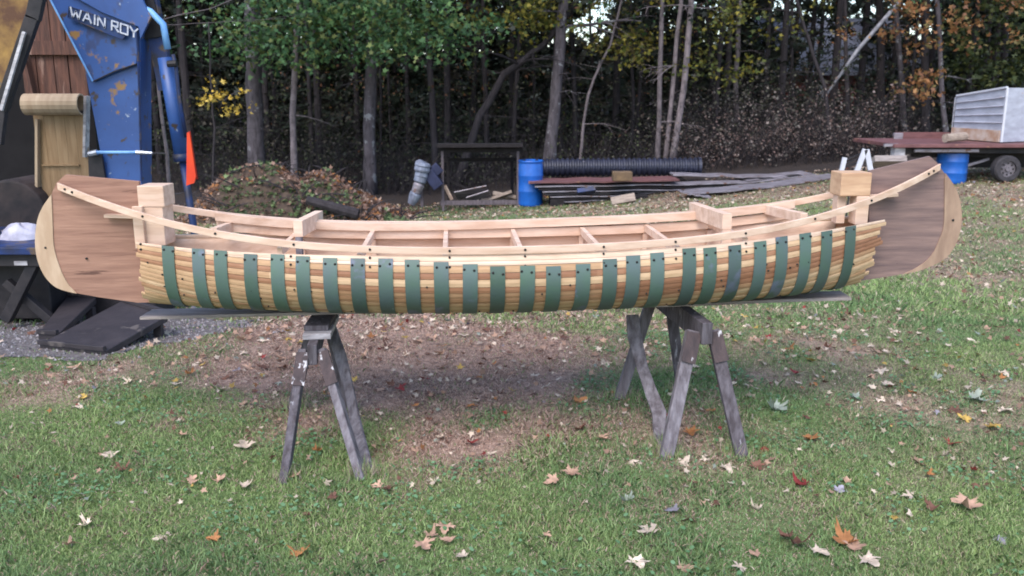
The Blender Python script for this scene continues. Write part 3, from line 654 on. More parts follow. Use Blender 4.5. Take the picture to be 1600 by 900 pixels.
# bent plank through the middle under the keel
mbp = MB(); pts = []
for k in range(31):
    t = k / 30; X = pa.x + (pb.x - pa.x) * t; y = pa.y + (pb.y - pa.y) * t
    zz = min(pa.z + (pb.z - pa.z) * t, min(zk(min(max(X + d, XL), XR)) for d in (-.05, 0, .05)) + ZK_OFF - .004 - .0075)
    pts.append(Vector((X, y - .075, zz)))
zarr = [p.z for p in pts]
for _ in range(3):
    zarr = [min((zarr[max(i - 1, 0)] + zarr[i] + zarr[min(i + 1, 30)]) / 3, pts[i].z) for i in range(31)]
for p, z in zip(pts, zarr): p.z = z
mbp.sweep(pts, .15, .015, [Vector((0, 1, 0))] * 31)
plank = mbp.build('support_plank', M_grayboard, None, bevel=.002, loc=pts[15])
tag(plank, 'long weathered grey plank lying between the canoe hull and the sawhorses', 'plank')
def plank_bottom(X):
    return float(np.interp(X, [p.x for p in pts], zarr)) - .015

# ------------------------------------------------------------------ sawhorses
def leg(a, b, w, h, m, parent, up, bend=None, nm='leg'):
    if bend is None:
        return MB().beam(a, b, w, h, up).build(nm, m, parent, bevel=.004)
    pts_ = [Vector(a)] + [Vector(q) for q in bend] + [Vector(b)]
    mb = MB(); n = len(pts_); vs = []
    for i, p in enumerate(pts_):
        d = (pts_[min(i + 1, n - 1)] - pts_[max(i - 1, 0)]).normalized(); s_ = d.cross(Vector(up)).normalized(); u = s_.cross(d)
        ww = w * (1 + .12 * math.sin(i * 2.1)); vs += [p - s_ * ww / 2 - u * h / 2, p + s_ * ww / 2 - u * h / 2, p + s_ * ww / 2 + u * h / 2, p - s_ * ww / 2 + u * h / 2]
    fs = [(i * 4 + k, i * 4 + (k + 1) % 4, i * 4 + 4 + (k + 1) % 4, i * 4 + 4 + k) for i in range(n - 1) for k in range(4)] + [(3, 2, 1, 0), tuple(len(vs) - 4 + k for k in range(4))]
    return mb.add(vs, fs).build(nm, m, parent, bevel=.004)
# left horse
f1 = G(443, 754); f2 = G(566, 748); f3 = G(549, 641); f4 = f3 + (f1 - f2) + Vector((.02, .03, 0)); f4.z = tz(f4.x, f4.y)
ctr = (f1 + f2 + f3 + f4) / 4
hz = plank_bottom(W(487, 500, 4.1).x)
h1 = thing('sawhorse', (ctr.x, ctr.y, tz(ctr.x, ctr.y)), 'dark weathered sawhorse with scraped white paint under the left half of the canoe', 'sawhorse', 'sawhorses under the canoe')
bn = W(487, 540, 3.74); bn.z -= .045; bfar = Vector(((f3.x + f4.x) / 2 + .03, f3.y - .04, bn.z))
SH_T = bn.z + .045
MB().beam(bn, bfar, .042, .09).build('beam', M_old, h1, bevel=.003)
dn = (bfar - bn).normalized(); sdv = dn.cross(Vector((0, 0, 1))).normalized()
for f_, sg in ((f1, -1), (f2, 1)):
    t0 = bn + dn * .05 + sdv * sg * .042 * (1 if sdv.x > 0 else -1) + Vector((0, 0, .01))
    o = leg(t0, f_ + Vector((0, 0, -.012)), .036, .055, M_old2 if sg > 0 else M_old, h1, (0, 1, 0))
    q = t0 + (f_ - t0) * .26 - dn * .032; MB().beam(t0 - dn * .031 , q, .055, .008, (0, 1, 0)).build('cleat', M_cleat, h1)
for f_, sg in ((f4, -1), (f3, 1)):
    t0 = bfar - dn * .05 + sdv * sg * .042 * (1 if sdv.x > 0 else -1) + Vector((0, 0, .01))
    leg(t0, f_ + Vector((0, 0, -.012)), .05, .05, M_old, h1, (0, 1, 0))
ba = W(515, 505, 4.15); bb_ = G(574, 744) + Vector((.0, .03, .0))
leg(ba, bb_, .05, .022, M_old2, h1, (0, 1, 0), [W(533, 560, 4.08), W(546, 610, 4.0), W(556, 660, 3.9)], 'brace')
# shims on the left horse: board (scraped white) and dark block
bx = W(489, 530, 3.83); yc_ = 4.12 + .065 * bx.x
gap = plank_bottom(bx.x) - SH_T - .004
e1 = gap * .5
o = MB().box((bx.x + .0, 3.83 + .19, SH_T + .001 + e1 / 2), (.125, .38, e1), R(5)).build('packing_board', M_paintboard, None, bevel=.003, loc=(bx.x, 3.9, SH_T))
tag(o, 'scraped whitish board end on top of the left sawhorse beam', 'board')
o = MB().box((bx.x - .004, 3.86 + .19, SH_T + .002 + e1 + (gap - e1) / 2), (.11, .34, gap - e1), R(3)).build('packing_block', M_old, None, bevel=.003, loc=(bx.x, 3.95, SH_T + e1))
tag(o, 'dark block between the whitish board and the plank on the left sawhorse', 'block')
# right horse
f1 = G(1040, 716); f2 = G(1160, 712); f3 = G(966, 624); f4 = G(1066, 610)
ctr = (f1 + f2 + f3 + f4) / 4
h2 = thing('sawhorse', (ctr.x, ctr.y, tz(ctr.x, ctr.y)), 'grey brown weathered sawhorse under the right half of the canoe', 'sawhorse', 'sawhorses under the canoe')
X0 = W(1060, 480, 4.1).x
bn = W(1106, 505, 3.84); zt = plank_bottom(X0) - .002
bn.z -= .05; bfar = Vector(((f3.x + f4.x) / 2 + .02, f4.y - .04, bn.z))
# tilt so that its top carries the plank
tt = (4.17 - bn.y) / (bfar.y - bn.y); zc = zt - .05; bfar.z = bn.z + (zc - bn.z) / tt if tt > .3 else zc
MB().beam(bn, bfar, .05, .10).build('beam', M_old, h2, bevel=.003)
dn = (bfar - bn).normalized(); sdv = dn.cross(Vector((0, 0, 1))).normalized(); sg0 = 1 if sdv.x > 0 else -1
for f_, sg in ((f1, -1), (f2, 1)):
    t0 = bn + dn * .06 + sdv * sg * sg0 * .048 + Vector((0, 0, .0))
    leg(t0, f_ + Vector((0, 0, -.012)), .058, .045, M_old2 if sg < 0 else M_old, h2, (0, 1, 0))
    q = t0 + (f_ - t0) * .24 - dn * .030; MB().beam(t0 - dn * .029, q, .064, .008, (0, 1, 0)).build('cleat', M_cleat, h2)
for f_, sg in ((f3, -1), (f4, 1)):
    t0 = bfar - dn * .06 + sdv * sg * sg0 * .048
    leg(t0, f_ + Vector((0, 0, -.012)), .055, .04, M_old2 if sg < 0 else M_old, h2, (0, 1, 0))
ba = W(988, 492, 4.30); bb_ = G(1036, 706) + Vector((.0, .03, .0))
leg(ba, bb_, .062, .025, M_old2, h2, (0, 1, 0), [W(991, 525, 4.26), W(1004, 575, 4.18), W(1018, 615, 4.1), W(1030, 645, 4.02), W(1030, 680, 3.95)], 'brace')
# longer tufts left standing round the sawhorse feet
fx = []
for hh in (h1, h2):
    for ch in hh.children:
        if ch.name.startswith(('leg', 'brace')):
            v = min((ch.matrix_basis @ q.co + hh.location for q in ch.data.vertices), key=lambda q: q.z); fx.append((v.x, v.y))
F_ = np.array(fx); n = 1600; k_ = RNG.integers(0, len(F_), n); a_ = RNG.uniform(0, 6.283, n); rr_ = .02 + np.abs(RNG.normal(0, .045, n))
x = F_[k_, 0] + np.cos(a_) * rr_; y = F_[k_, 1] + np.sin(a_) * rr_; z = TZ(x, y); h = RNG.uniform(.03, .085, n) * np.clip(1.2 - rr_ * 5, .4, 1); az = RNG.uniform(0, 6.28, n); w = .0020; lx, ly = RNG.normal(0, .35, n) * h, RNG.normal(0, .35, n) * h
V = np.stack([np.stack([x - np.cos(az) * w, y - np.sin(az) * w, z], 1), np.stack([x + np.cos(az) * w, y + np.sin(az) * w, z], 1), np.stack([x + lx, y + ly, z + h], 1)], 1).reshape(-1, 3)
t = RNG.random((n, 1)); c = np.where(RNG.random((n, 1)) < .35, BRN * .8, GRN * (1 - t) + GRN2 * t)
tag(npmesh('grass_tufts', V, 3, M_grass, c), 'longer grass blades standing round the feet of the sawhorses', 'grass', kind='stuff')

# ------------------------------------------------------------------ BACKHOE at the left
BY = 6.6
def poly(pts, Y, th, m, name, parent, bevel=.004, dy=0):
    P_ = [W(px, py, Y) for px, py in pts]
    for p in P_: p.y = Y + dy
    return MB().prism(P_, Vector((0, th, 0)), ).build(name, m, parent, bevel=bevel)
g0 = W(170, 470, BY); 
bh = thing('backhoe', (g0.x, BY + .4, tz(g0.x, BY + .4)), 'blue backhoe boom with rust patches, hydraulic ram and dark lower frame beside the canoe', 'backhoe')
boom = poly([(134, 117), (217, 60), (221, -60), (222, 290), (221, 420), (170, 420), (163, 275), (148, 190)], BY, .18, M_blue, 'boom', bh) if False else \
    poly([(100, -60), (160, -140), (221, -60), (219, 60), (221, 283), (221, 430), (172, 430), (163, 275), (148, 190), (134, 117)], BY + .03, .20, M_blue, 'boom', bh)
poly([(76, -8), (60, -70), (150, -110), (214, 100), (145, 128)][:0] or [(79, 0), (50, -75), (130, -130), (200, -60), (217, 38), (213, 100), (145, 128)], BY, .028, M_blue, 'side_plate', bh)
poly([(92, -18), (203, -40), (236, 27), (219, 62), (216, 42), (160, 20)], BY - .03, .026, M_blue, 'cheek_plate', bh)
MB().tube([W(79, 0, BY - .004), W(145, 127, BY - .004)], .007, 6).build('weld_edge', M_lblue, boom)
MB().tube([W(146, 127, BY - .006), W(180, 111, BY - .006), W(213, 100, BY - .006)], .005, 6).build('weld_edge', M_black, boom)
MB().tube([W(214, 40, BY - .006), W(218, 160, BY + .02), W(221, 283, BY + .02)], .008, 6).build('boom_edge', M_blued, boom)
# name plate with raised lettering
c = [W(112, 11, BY), W(208, 42, BY), W(195, 62, BY), W(110, 28, BY)]
for p in c: p.y = BY - .036
npl = MB().prism(c, Vector((0, .006, 0))).build('name_plate', M_plate, bh)
fr_ = MB()
for i in range(4): fr_.beam(c[i] - Vector((0, .002, 0)), c[(i + 1) % 4] - Vector((0, .002, 0)), .005, .005)
fr_.build('plate_frame', M_blued, npl)
ang = math.atan2(c[1].z - c[0].z, c[1].x - c[0].x)
STROKE = {'W': [[(0, 1), (.22, 0), (.5, .75), (.78, 0), (1, 1)]], 'A': [[(0, 0), (.5, 1), (1, 0)], [(.2, .35), (.8, .35)]], 'I': [[(.5, 0), (.5, 1)]], 'N': [[(0, 0), (0, 1), (1, 0), (1, 1)]],
          'R': [[(0, 0), (0, 1), (.9, 1), (.9, .5), (0, .5)], [(.4, .5), (1, 0)]], 'O': [[(0, 0), (0, 1), (1, 1), (1, 0), (0, 0)]], 'Y': [[(0, 1), (.5, .5), (1, 1)], [(.5, .5), (.5, 0)]]}
o0 = W(113.5, 26, BY); o0.y = BY - .042; lh = .062; ux = Vector((math.cos(ang), 0, math.sin(ang))); uz = Vector((.12, 0, 1)).normalized()
cur = 0.006; mbL = MB()
for ch, wd, gp in (('W', .075, .016), ('A', .058, .016), ('I', .018, .014), ('N', .05, .050), ('R', .048, .016), ('O', .052, .016), ('Y', .055, .016)):
    for st_ in STROKE[ch]:
        for (x0, y0), (x1, y1) in zip(st_, st_[1:]):
            A_ = o0 + ux * (cur + x0 * wd) + uz * (y0 * lh); B_ = o0 + ux * (cur + x1 * wd) + uz * (y1 * lh); d_ = (B_ - A_).normalized() * .004
            mbL.beam(A_ - d_, B_ + d_, .006, .011, (0, 0.001, 1) if abs(d_.x) > abs(d_.z) else (1, 0, 0))
    cur += wd + gp
mbL.build('lettering', M_white, npl)
# rod and bracket
MB().tube([W(150, 238, BY - .06), W(214, 238, BY - .06)], .012, 10).build('pin_rod', M_lblue, bh)
pb_ = MB().tube([W(213, 238, BY - .06), W(238, 239, BY - .06)], [.018, .012], 8); pb_.tube([W(139, 241, BY - .06), W(152, 238, BY - .06)], .022, 8); pb_.build('pin_end', M_chrome, bh)
poly([(137, 240), (158, 240), (166, 290), (166, 430), (120, 430), (139, 290)], BY - .02, .03, M_black, 'bracket', bh)
# hydraulics at right of the boom
MB().tube([W(170, -60, BY), W(200, 2, BY), W(235, 18, BY), W(255, 38, BY), W(262, 77, BY)], .024, 10).build('hydraulic_line', M_lblue, bh, smooth=True)
MB().beam(W(226, -40, BY + .15), W(262, 140, BY + .15), .12, .06, (0, 1, 0)).build('dipper_arm', M_blued, bh)
MB().beam(W(225, 0, BY + .15), W(240, 60, BY + .15), .17, .10, (0, 1, 0)).build('arm_pivot', M_black, bh)
ram = MB().tube([W(258, 90, BY + .05), W(284, 243, BY + .05)], .054, 16).build('ram_cylinder', M_blue, bh, smooth=True)
MB().tube([W(283.5, 240, BY + .05), W(285, 252, BY + .05)], .062, 16).build('ram_collar', M_blued, ram, smooth=True)
MB().tube([W(285, 248, BY + .05), W(303, 356, BY + .05), W(306, 400, BY + .05)], .026, 10).build('ram_rod', M_blued, ram, smooth=True)
MB().tube([W(270, 85, BY + .0), W(275, 105, BY), W(280, 155, BY), W(291, 215, BY)], .014, 8).build('hose', M_blued, ram, smooth=True)
MB().tube([W(262, 100, BY - .02), W(276, 99, BY - .02)], .024, 8).build('clamp', M_black, ram)
# lower frame hidden in part behind the canoe
gl = tz(g0.x, BY)
MB().box((W(195, 430, BY).x, BY + .15, gl + .35), (.5, .5, .7)).build('boom_pedestal', M_black, bh, bevel=.01)
# thin grey sapling behind the ram is a tree: see woods
# orange marker
t_ = thing('orange_marker', W(300, 290, BY - .2), 'bright orange red triangular marker hanging from the blue ram', 'marker')
MB().prism([W(292, 207, BY - .2), W(296, 207, BY - .2), W(306, 276, BY - .2), W(303, 286, BY - .2), W(291, 290, BY - .2)], Vector((0, .02, 0))).build('marker_panel', M_orange, t_)
MB().beam(W(296, 205, BY - .17), W(308, 280, BY - .17), .012, .012, (0, 1, 0)).build('marker_rim', mat('dark_red_rim', (.35, .02, .02), ns=5, rough=.4), t_)
# rusty bucket at the top left
rb = thing('loader_bucket', (W(0, 200, 6.2).x, 6.3, tz(-3.6, 6.3)), 'rusty yellow loader bucket side with a dark diagonal arm at the left edge', 'bucket')
poly([(-90, -60), (40, -60), (45, 0), (38, 55), (22, 110), (6, 165), (-2, 210), (-90, 260)], 6.15, .03, M_rust, 'bucket_side', rb)
MB().beam(W(72, -60, 6.05), W(52, 30, 6.05), .09, .05, (0, 1, 0)).beam(W(52, 26, 6.05), W(3, 170, 6.05), .085, .05, (0, 1, 0)).beam(W(3, 168, 6.05), W(-4, 225, 6.05), .07, .05, (0, 1, 0)).build('bucket_arm', M_black, rb, bevel=.004)
MB().beam(W(38, 50, 6.0), W(2, 172, 6.0), .02, .02, (0, 1, 0)).build('edge_strip', M_paintboard, rb)
MB().box((W(-60, 400, 6.3).x, 6.35, tz(-3.9, 6.3) + .4), (.3, .4, .8)).build('bucket_stand', M_black, rb)
# shed wall of reddish boards and the dark opening
sw_ = thing('shed', (W(70, 250, 7.6).x, 7.7, tz(-4, 7.7)), 'old shed of reddish brown boards behind the toboggan', 'shed')
xa, xb = W(-60, 200, 7.6).x, W(142, 200, 7.6).x; x = xa; gz = tz(-4, 7.7); k = 0
mbw = MB()
xw0 = W(36, 200, 7.6).x; zbt = W(60, 160, 7.6).z
while x < xb:
    w_ = random.uniform(.11, .16); mbw.box((x + w_ / 2, 7.62 + random.uniform(-.006, .006), (zbt + gz + 3.1) / 2), (w_ - .007, .022, gz + 3.1 - zbt)) if x > xw0 else None; x += w_
mbw.build('board_wall', M_redwall, sw_)
MB().box(((xa + xb) / 2, 7.70, gz + 1.5), (xb - xa, .05, 3.0)).build('shade_backing', mat('interior_shade_black', (.010, .009, .010), (.006, .005, .006), ns=5, rough=.9), sw_)  # near-black sheet: shade of the open shed interior put into its colour
MB().beam(Vector((xw0, 7.585, W(60, 75, 7.6).z)), Vector((xb, 7.585, W(60, 75, 7.6).z)), .03, .11).build('rail', M_redwall, sw_)
MB().beam(W(40, 90, 7.57), W(66, 200, 7.57), .03, .09, (0, 1, 0)).build('post', M_redwall, sw_)
MB().prism([Vector((xa, 7.5, gz + 3.0)), Vector((xb + .15, 7.5, gz + 3.0)), Vector((xb + .15, 7.5, gz + 3.08)), Vector((xa, 7.5, gz + 3.08))], Vector((0, .55, .08))).build('roof', M_rack, sw_)
MB().box((xa + .03, 7.88, gz + 1.5), (.05, .3, 3.0)).build('side_wall', M_redwall, sw_); MB().box((xb - .03, 7.88, gz + 1.5), (.05, .3, 3.0)).build('side_wall', M_redwall, sw_)
# toboggan
TY = 7.05
tb = thing('toboggan', (W(95, 300, TY).x, TY, tz(-3.6, TY)), 'wooden toboggan with a curled front standing upright against the shed', 'toboggan')
a = W(54, 178, TY); b = W(134, 178, TY); zb = tz(-3.6, TY) + .05; nsl = 5; ww = (b.x - a.x) / nsl
for i in range(nsl):
    xc = a.x + ww * (i + .5); mbt = MB(); pts_, sds = [], []
    prof = [(TY + .02, zb), (TY - .01, a.z - .3), (TY, a.z - .02)]
    q = MB(); q.beam((xc, TY - .0, zb), (xc, TY - .02, a.z + .0), .012, ww - .0015, (1, 0, 0)); q.build('slat', M_tobog, tb)
q = MB(); n = 14; r_ = .082; cz = a.z + r_ * .9; vs = []; xa2, xb2 = W(47, 160, TY).x, W(134, 160, TY).x
for i in range(n + 1):
    t = -math.pi * .5 + i / n * math.pi * 1.7
    for rr_ in (r_, r_ - .012):
        for xx in (xa2, xb2): vs.append((xx, TY - .07 - math.cos(t) * rr_ * 1.0, cz + math.sin(t) * rr_))
fs = []
for i in range(n): 
    o = i * 4; fs += [(o, o + 1, o + 5, o + 4), (o + 2, o + 6, o + 7, o + 3), (o, o + 4, o + 6, o + 2), (o + 1, o + 3, o + 7, o + 5)]
fs += [(0, 2, 3, 1), (n * 4, n * 4 + 1, n * 4 + 3, n * 4 + 2)]
q.add(vs, fs).build('curl', M_tobog2, tb, smooth=False)
MB().beam(W(60, 186, TY - .03), W(60, 300, TY - .03), .02, .07, (0, 1, 0)).build('side_strip', M_tobog2, tb)
MB().beam(W(66, 258, TY - .03), W(124, 258, TY - .03), .02, .012).build('crossbar', M_tobog, tb)
MB().beam(W(136, 150, TY - .03), W(134, 245, TY - .03), .02, .07, (0, 1, 0)).build('side_strip', M_paintboard, tb)
# round rusty drum end, flat bed, sack
rd = W(18, 335, 6.9); ob = MB().tube([rd + Vector((0, 0, 0)), rd + Vector((0, .5, 0))], .27, 28).build('rusty_tank', mat('dark_rust', (.055, .04, .038), (.02, .018, .02), ns=4, rough=.8, bump=.3), None, bevel=.02, loc=rd)
tag(ob, 'round rusty tank end behind the white sack at the left edge', 'tank')
fb = thing('flatbed', (W(20, 420, 6.2).x, 6.3, tz(-3.5, 6.2)), 'black steel flatbed frame carrying the white sack at the left edge', 'flatbed')
p0, p1 = W(-120, 384, 6.0), W(88, 384, 6.0)
MB().box(((p0.x + p1.x) / 2, 6.5, p1.z - .03), (p1.x - p0.x, 1.1, .05)).build('deck', M_blued, fb, bevel=.005)
MB().box(((p0.x + p1.x) / 2, 6.03, p1.z - .10), (p1.x - p0.x, .06, .09)).build('front_rail', M_black, fb, bevel=.005)
MB().box((W(33, 410, 6.0).x, 5.995, W(33, 411, 6.0).z), (.09, .006, .03)).build('reflector', M_paintboard, fb)
mbf = MB(); mbf.beam(W(60, 400, 6.05), W(10, 500, 6.05), .07, .07, (0, 1, 0)).beam(W(10, 440, 6.1), W(80, 500, 6.1), .06, .06, (0, 1, 0)).build('strut', M_black, fb, bevel=.004)
MB().box((W(20, 450, 6.4).x - .2, 6.5, tz(-3.6, 6.4) + .3), (1.1, .5, .5)).build('undercarriage', M_black, fb, bevel=.01)
sk = W(36, 384, 6.35); rr = random.Random(5); mbs = MB(); vs, fs = [], []; nu, nv_ = 18, 9
for j in range(nv_ + 1):
    for i in range(nu):
        t = i / nu * 6.283; ph = j / nv_ * math.pi * .5; r = (.15 * math.cos(ph) ** .6) * (1 + .10 * math.sin(5 * t + j) + .06 * rr.uniform(-1, 1))
        vs.append(sk + Vector((r * 1.0 * math.cos(t), r * .8 * math.sin(t), .15 * math.sin(ph) ** .8 * (1 + .12 * math.sin(3 * t)) + .002)))
for j in range(nv_):
    for i in range(nu): fs.append((j * nu + i, j * nu + (i + 1) % nu, (j + 1) * nu + (i + 1) % nu, (j + 1) * nu + i))
fs.append(tuple(range(nu))[::-1])
tag(mbs.add(vs, fs).build('sack', M_sack, None, smooth=True, loc=sk), 'crumpled white plastic sack on the black flatbed', 'sack')
# ramps on the gravel
def ramp(a, b, c, d, hgt, label):
    q = [G(*a), G(*b), G(*c), G(*d)]
    return q
def slab(name, P_, th, label):   # P_: 4 top corners world; with side flanges
    ctr = sum(P_, Vector()) / 4; ctr.z = tz(ctr.x, ctr.y); t = thing(name, ctr, label, 'ramp', 'dark ramps lying on the gravel')
    lo_ = [p - Vector((0, 0, th)) for p in P_]
    MB().hexa(lo_ + P_).build('plate', M_ramp, t, bevel=.006)
    e = Vector((0, 0, .016)); MB().beam(P_[3] + e, P_[2] + e, .03, .03).build('edge_rail', M_ramp, t, bevel=.003); MB().beam(P_[0] + e, P_[1] + e, .03, .03).build('edge_rail', M_ramp, t, bevel=.003)
    mid = [P_[1], P_[2]]
    sup = MB(); 
    for p in (P_[1].lerp(P_[2], .12).lerp(P_[0], .08), P_[2].lerp(P_[1], .12).lerp(P_[3], .08)):
        g = tz(p.x, p.y)
        if p.z - th - g > .03: sup.box((p.x, p.y, (p.z - th + g) / 2), (.05, .05, p.z - th - g))
    if sup.v: sup.build('support_leg', M_ramp, t)
    return t
a = G(62, 545); b = G(165, 556); a.z += .03; b.z += .03
c_ = W(262, 492, 5.75); d_ = W(190, 470, 6.05)
slab('ramp', [a, b, c_, d_], .045, 'wide dark steel ramp plate tilted up on the gravel under the canoe end')
a = G(28, 546); b = G(60, 548); a.z += .035; b.z += .035; a += Vector((0, .25, 0)); b += Vector((0, .25, 0))
c_ = W(150, 465, 6.35); d_ = W(105, 462, 6.5)
slab('ramp', [a, b, c_, d_], .045, 'narrower dark ramp plate lying left of and behind the wide one')

# ------------------------------------------------------------------ MIDDLE DISTANCE
def drum(px, Y, r, h, gz_, label, lid=True):
    x = W(px, 280, Y).x; o = thing('plastic_drum', (x, Y, gz_), label, 'drum', None)
    prof = [(0, 0), (r * .93, 0), (r * .98, .03), (r, .08), (r, h * .30), (r * 1.025, h * .32), (r * 1.025, h * .34), (r, h * .36), (r, h * .64), (r * 1.025, h * .66), (r * 1.025, h * .68), (r, h * .70), (r, h - .10), (r * .97, h - .075), (r * .97, h - .05), (r * 1.02, h - .04), (r * 1.02, h - .005), (r * .96, h), (r * .94, h - .02), (0, h - .025)]
    n = 28; vs = [(x + q * math.cos(t / n * 6.2832), Y + q * math.sin(t / n * 6.2832), gz_ + z) for q, z in prof for t in range(n)]; fs = []
    for j in range(len(prof) - 1):
        for i in range(n): fs.append((j * n + i, j * n + (i + 1) % n, (j + 1) * n + (i + 1) % n, (j + 1) * n + i))
    MB().add(vs, fs).build('drum_body', M_drum, o, smooth=True)
    if lid:
        for t in (.6, 2.6): MB().tube([(x + r * .6 * math.cos(t), Y + r * .6 * math.sin(t), gz_ + h - .03), (x + r * .6 * math.cos(t), Y + r * .6 * math.sin(t), gz_ + h + .005)], .035, 10).build('bung', M_blued, o)
    return o
p = G(829, 321); RY = p.y
drum(829, p.y, .27 * p.y / 19.6, (W(829, 250, p.y).z - p.z), p.z, 'blue plastic drum standing between the dark rack and the black pipe')
p = G(1485, 286)
drum(1485, p.y, 22.5 / F * p.y, (W(1485, 234, p.y).z - p.z), p.z, 'bright blue plastic drum standing in front of the trailer')
# black corrugated pipe
PYd = RY + 1.5
def pipe(pa_, pb_, r, label):
    L_ = (pb_ - pa_).length; n = int(L_ / .12); pts_, rad = [], []
    for i in range(n * 4 + 1):
        pts_.append(pa_.lerp(pb_, i / (n * 4))); rad.append(r * (1.0 if i % 4 < 2 else .84))
    o = thing('corrugated_pipe', (pa_ + pb_) / 2, label, 'pipe'); 
    MB().tube(pts_, rad, 20, cap=True).build('pipe_wall', M_pipe, o); 
    MB().tube([pb_ - Vector((.05, 0, 0)), pb_ + Vector((.02, 0, 0))], r * 1.03, 20).build('end_ring', M_pipe, o)
    return o
a, b = W(846, 262, PYd), W(1093, 260.5, PYd)
pipe(a, b, 14.5 / F * PYd, 'long black corrugated plastic pipe lying behind the metal scrap')
# trestles carrying pipe
for px in (880, 1060):
    x = W(px, 270, PYd).x; g = tz(x, PYd); zt = a.z - 14.5 / F * PYd
    o = MB().box((x, PYd, (g + zt) / 2 - .01), (.25, .5, zt - g - .02)).build('support_block', M_rack, None, loc=(x, PYd, g)); tag(o, f'dark timber block under the {"left" if px < 900 else "right"} end of the black pipe', 'block')
# dark rack
RK = RY
ga = G(690, 324); rk = thing('storage_rack', (W(750, 300, RK).x, RK, ga.z), 'dark open sided wooden rack with a sagging plank roof and grey posts', 'rack')
for px, py in ((691, 236), (809.5, 236)):
    t = W(px, py, RK); MB().beam((t.x, RK, t.z), (t.x, RK, tz(t.x, RK)), .055, .06, (0, 1, 0)).build('post', M_rackpost, rk)
for px in (700, 800):
    t = W(px, 245, RK + 1.2); MB().beam((t.x, RK + 1.2, t.z), (t.x, RK + 1.2, tz(t.x, RK)), .07, .07, (0, 1, 0)).build('post', M_rack, rk)
l, r = W(683, 226, RK - .15), W(817, 226, RK - .15)
f = MB(); 
for k in range(6):
    dz = .03 * math.sin(k * 2.3); f.beam((l.x, RK - .15 + k * .27, l.z - .02 - k * .03 + dz), (r.x, RK - .15 + k * .27, l.z - .01 - k * .03), .25, .075)
f.build('roof', M_rack, rk)
MB().beam(W(686, 235, RK), W(814, 235, RK), .05, .09).build('roof_beam', M_rack, rk)
MB().beam(W(692, 250, RK + .8), W(808, 249, RK + .8), .05, .08).build('shelf_rail', M_rack, rk)
MB().beam(W(688, 317, RK + .02), W(812, 316, RK + .02), .05, .10).build('sill', M_rackpost, rk)
MB().beam(W(688, 240, RK + .1), W(672, 262, RK + .1), .06, .03).beam(W(690, 275, RK + .3), W(735, 298, RK + .3), .04, .05).build('brace', M_rack, rk)
# scrap in the rack
def scrap(name, a, b, Y, w, h, m, label, cat, up=(0, .5, 1)):
    A_, B_ = W(*a, Y), W(*b, Y); o = MB().beam(A_, B_, w, h, up).build(name, m, None, bevel=.004, loc=(A_ + B_) / 2); return tag(o, label, cat)
scrap('sheet_metal', (712, 306), (762, 296), RK + .3, .5, .02, M_gmetal, 'curled grey metal sheet lying highest inside the dark rack', 'metal sheet')
scrap('sheet_metal', (730, 312), (765, 301), RK + .15, .3, .02, M_gmetal, 'smaller pale metal strip below the curled sheet in the rack', 'metal sheet')
scrap('board', (695, 290), (706, 312), RK + .2, .08, .03, M_inner, 'short brown board leaning inside the rack by its left post', 'board')
for i, (a, b, hh) in enumerate([((765, 312), (800, 300), .07), ((770, 302), (806, 309), .09), ((752, 314), (795, 313), .10)]):
    scrap('firewood_log', a, b, RK + .35 + .1 * i, .10, hh, M_log, ['rough brown log slanting upward inside the rack', 'rough brown log slanting downward inside the rack', 'thick brown log lying level inside the rack'][i], 'log')
# outboard motor
mo = thing('outboard_motor', (W(655, 300, RK - .3).x, RK - .3, tz(-2, RK)), 'old grey outboard motor leaning to the left of the dark rack', 'outboard motor')
def lathe_at(segs, name, m, n=14):
    mb_ = MB(); mb_.tube([W(px, py, RK - .3) for px, py, _ in segs], [r for *_, r in segs], n); return mb_.build(name, m, mo, smooth=False, bevel=.008)
k_ = RK / F
lathe_at([(662, 252, 7 * k_), (661, 254, 11.5 * k_), (660.5, 259, 12.6 * k_), (660, 260, 11.4 * k_), (659.5, 265, 12.4 * k_), (659, 268, 11.6 * k_)], 'cowling', M_motor)
lathe_at([(659, 268.6, 9.5 * k_), (658, 275, 10.5 * k_), (657.6, 276, 9.6 * k_), (656, 283, 10 * k_), (655.5, 285, 8.8 * k_)], 'powerhead', M_motor)
lathe_at([(655.4, 285.5, 7.5 * k_), (654.5, 289, 8.6 * k_), (650, 301, 7.6 * k_)], 'midsection', M_gmetal)
lathe_at([(650, 301.5, 8.8 * k_), (649, 304, 9.2 * k_), (645, 313, 7.8 * k_), (642, 319, 5.5 * k_)], 'lower_unit', M_motor)
MB().beam(W(668, 268, RK - .2), W(686, 292, RK - .2), .25, .25).beam(W(672, 262, RK - .2), W(684, 275, RK - .2), .1, .35).build('clamp_bracket', M_motord, mo, bevel=.02)
MB().beam(W(658, 290, RK - .2), W(660, 323, RK - .2), .1, .06).build('stand_post', M_rackpost, mo)
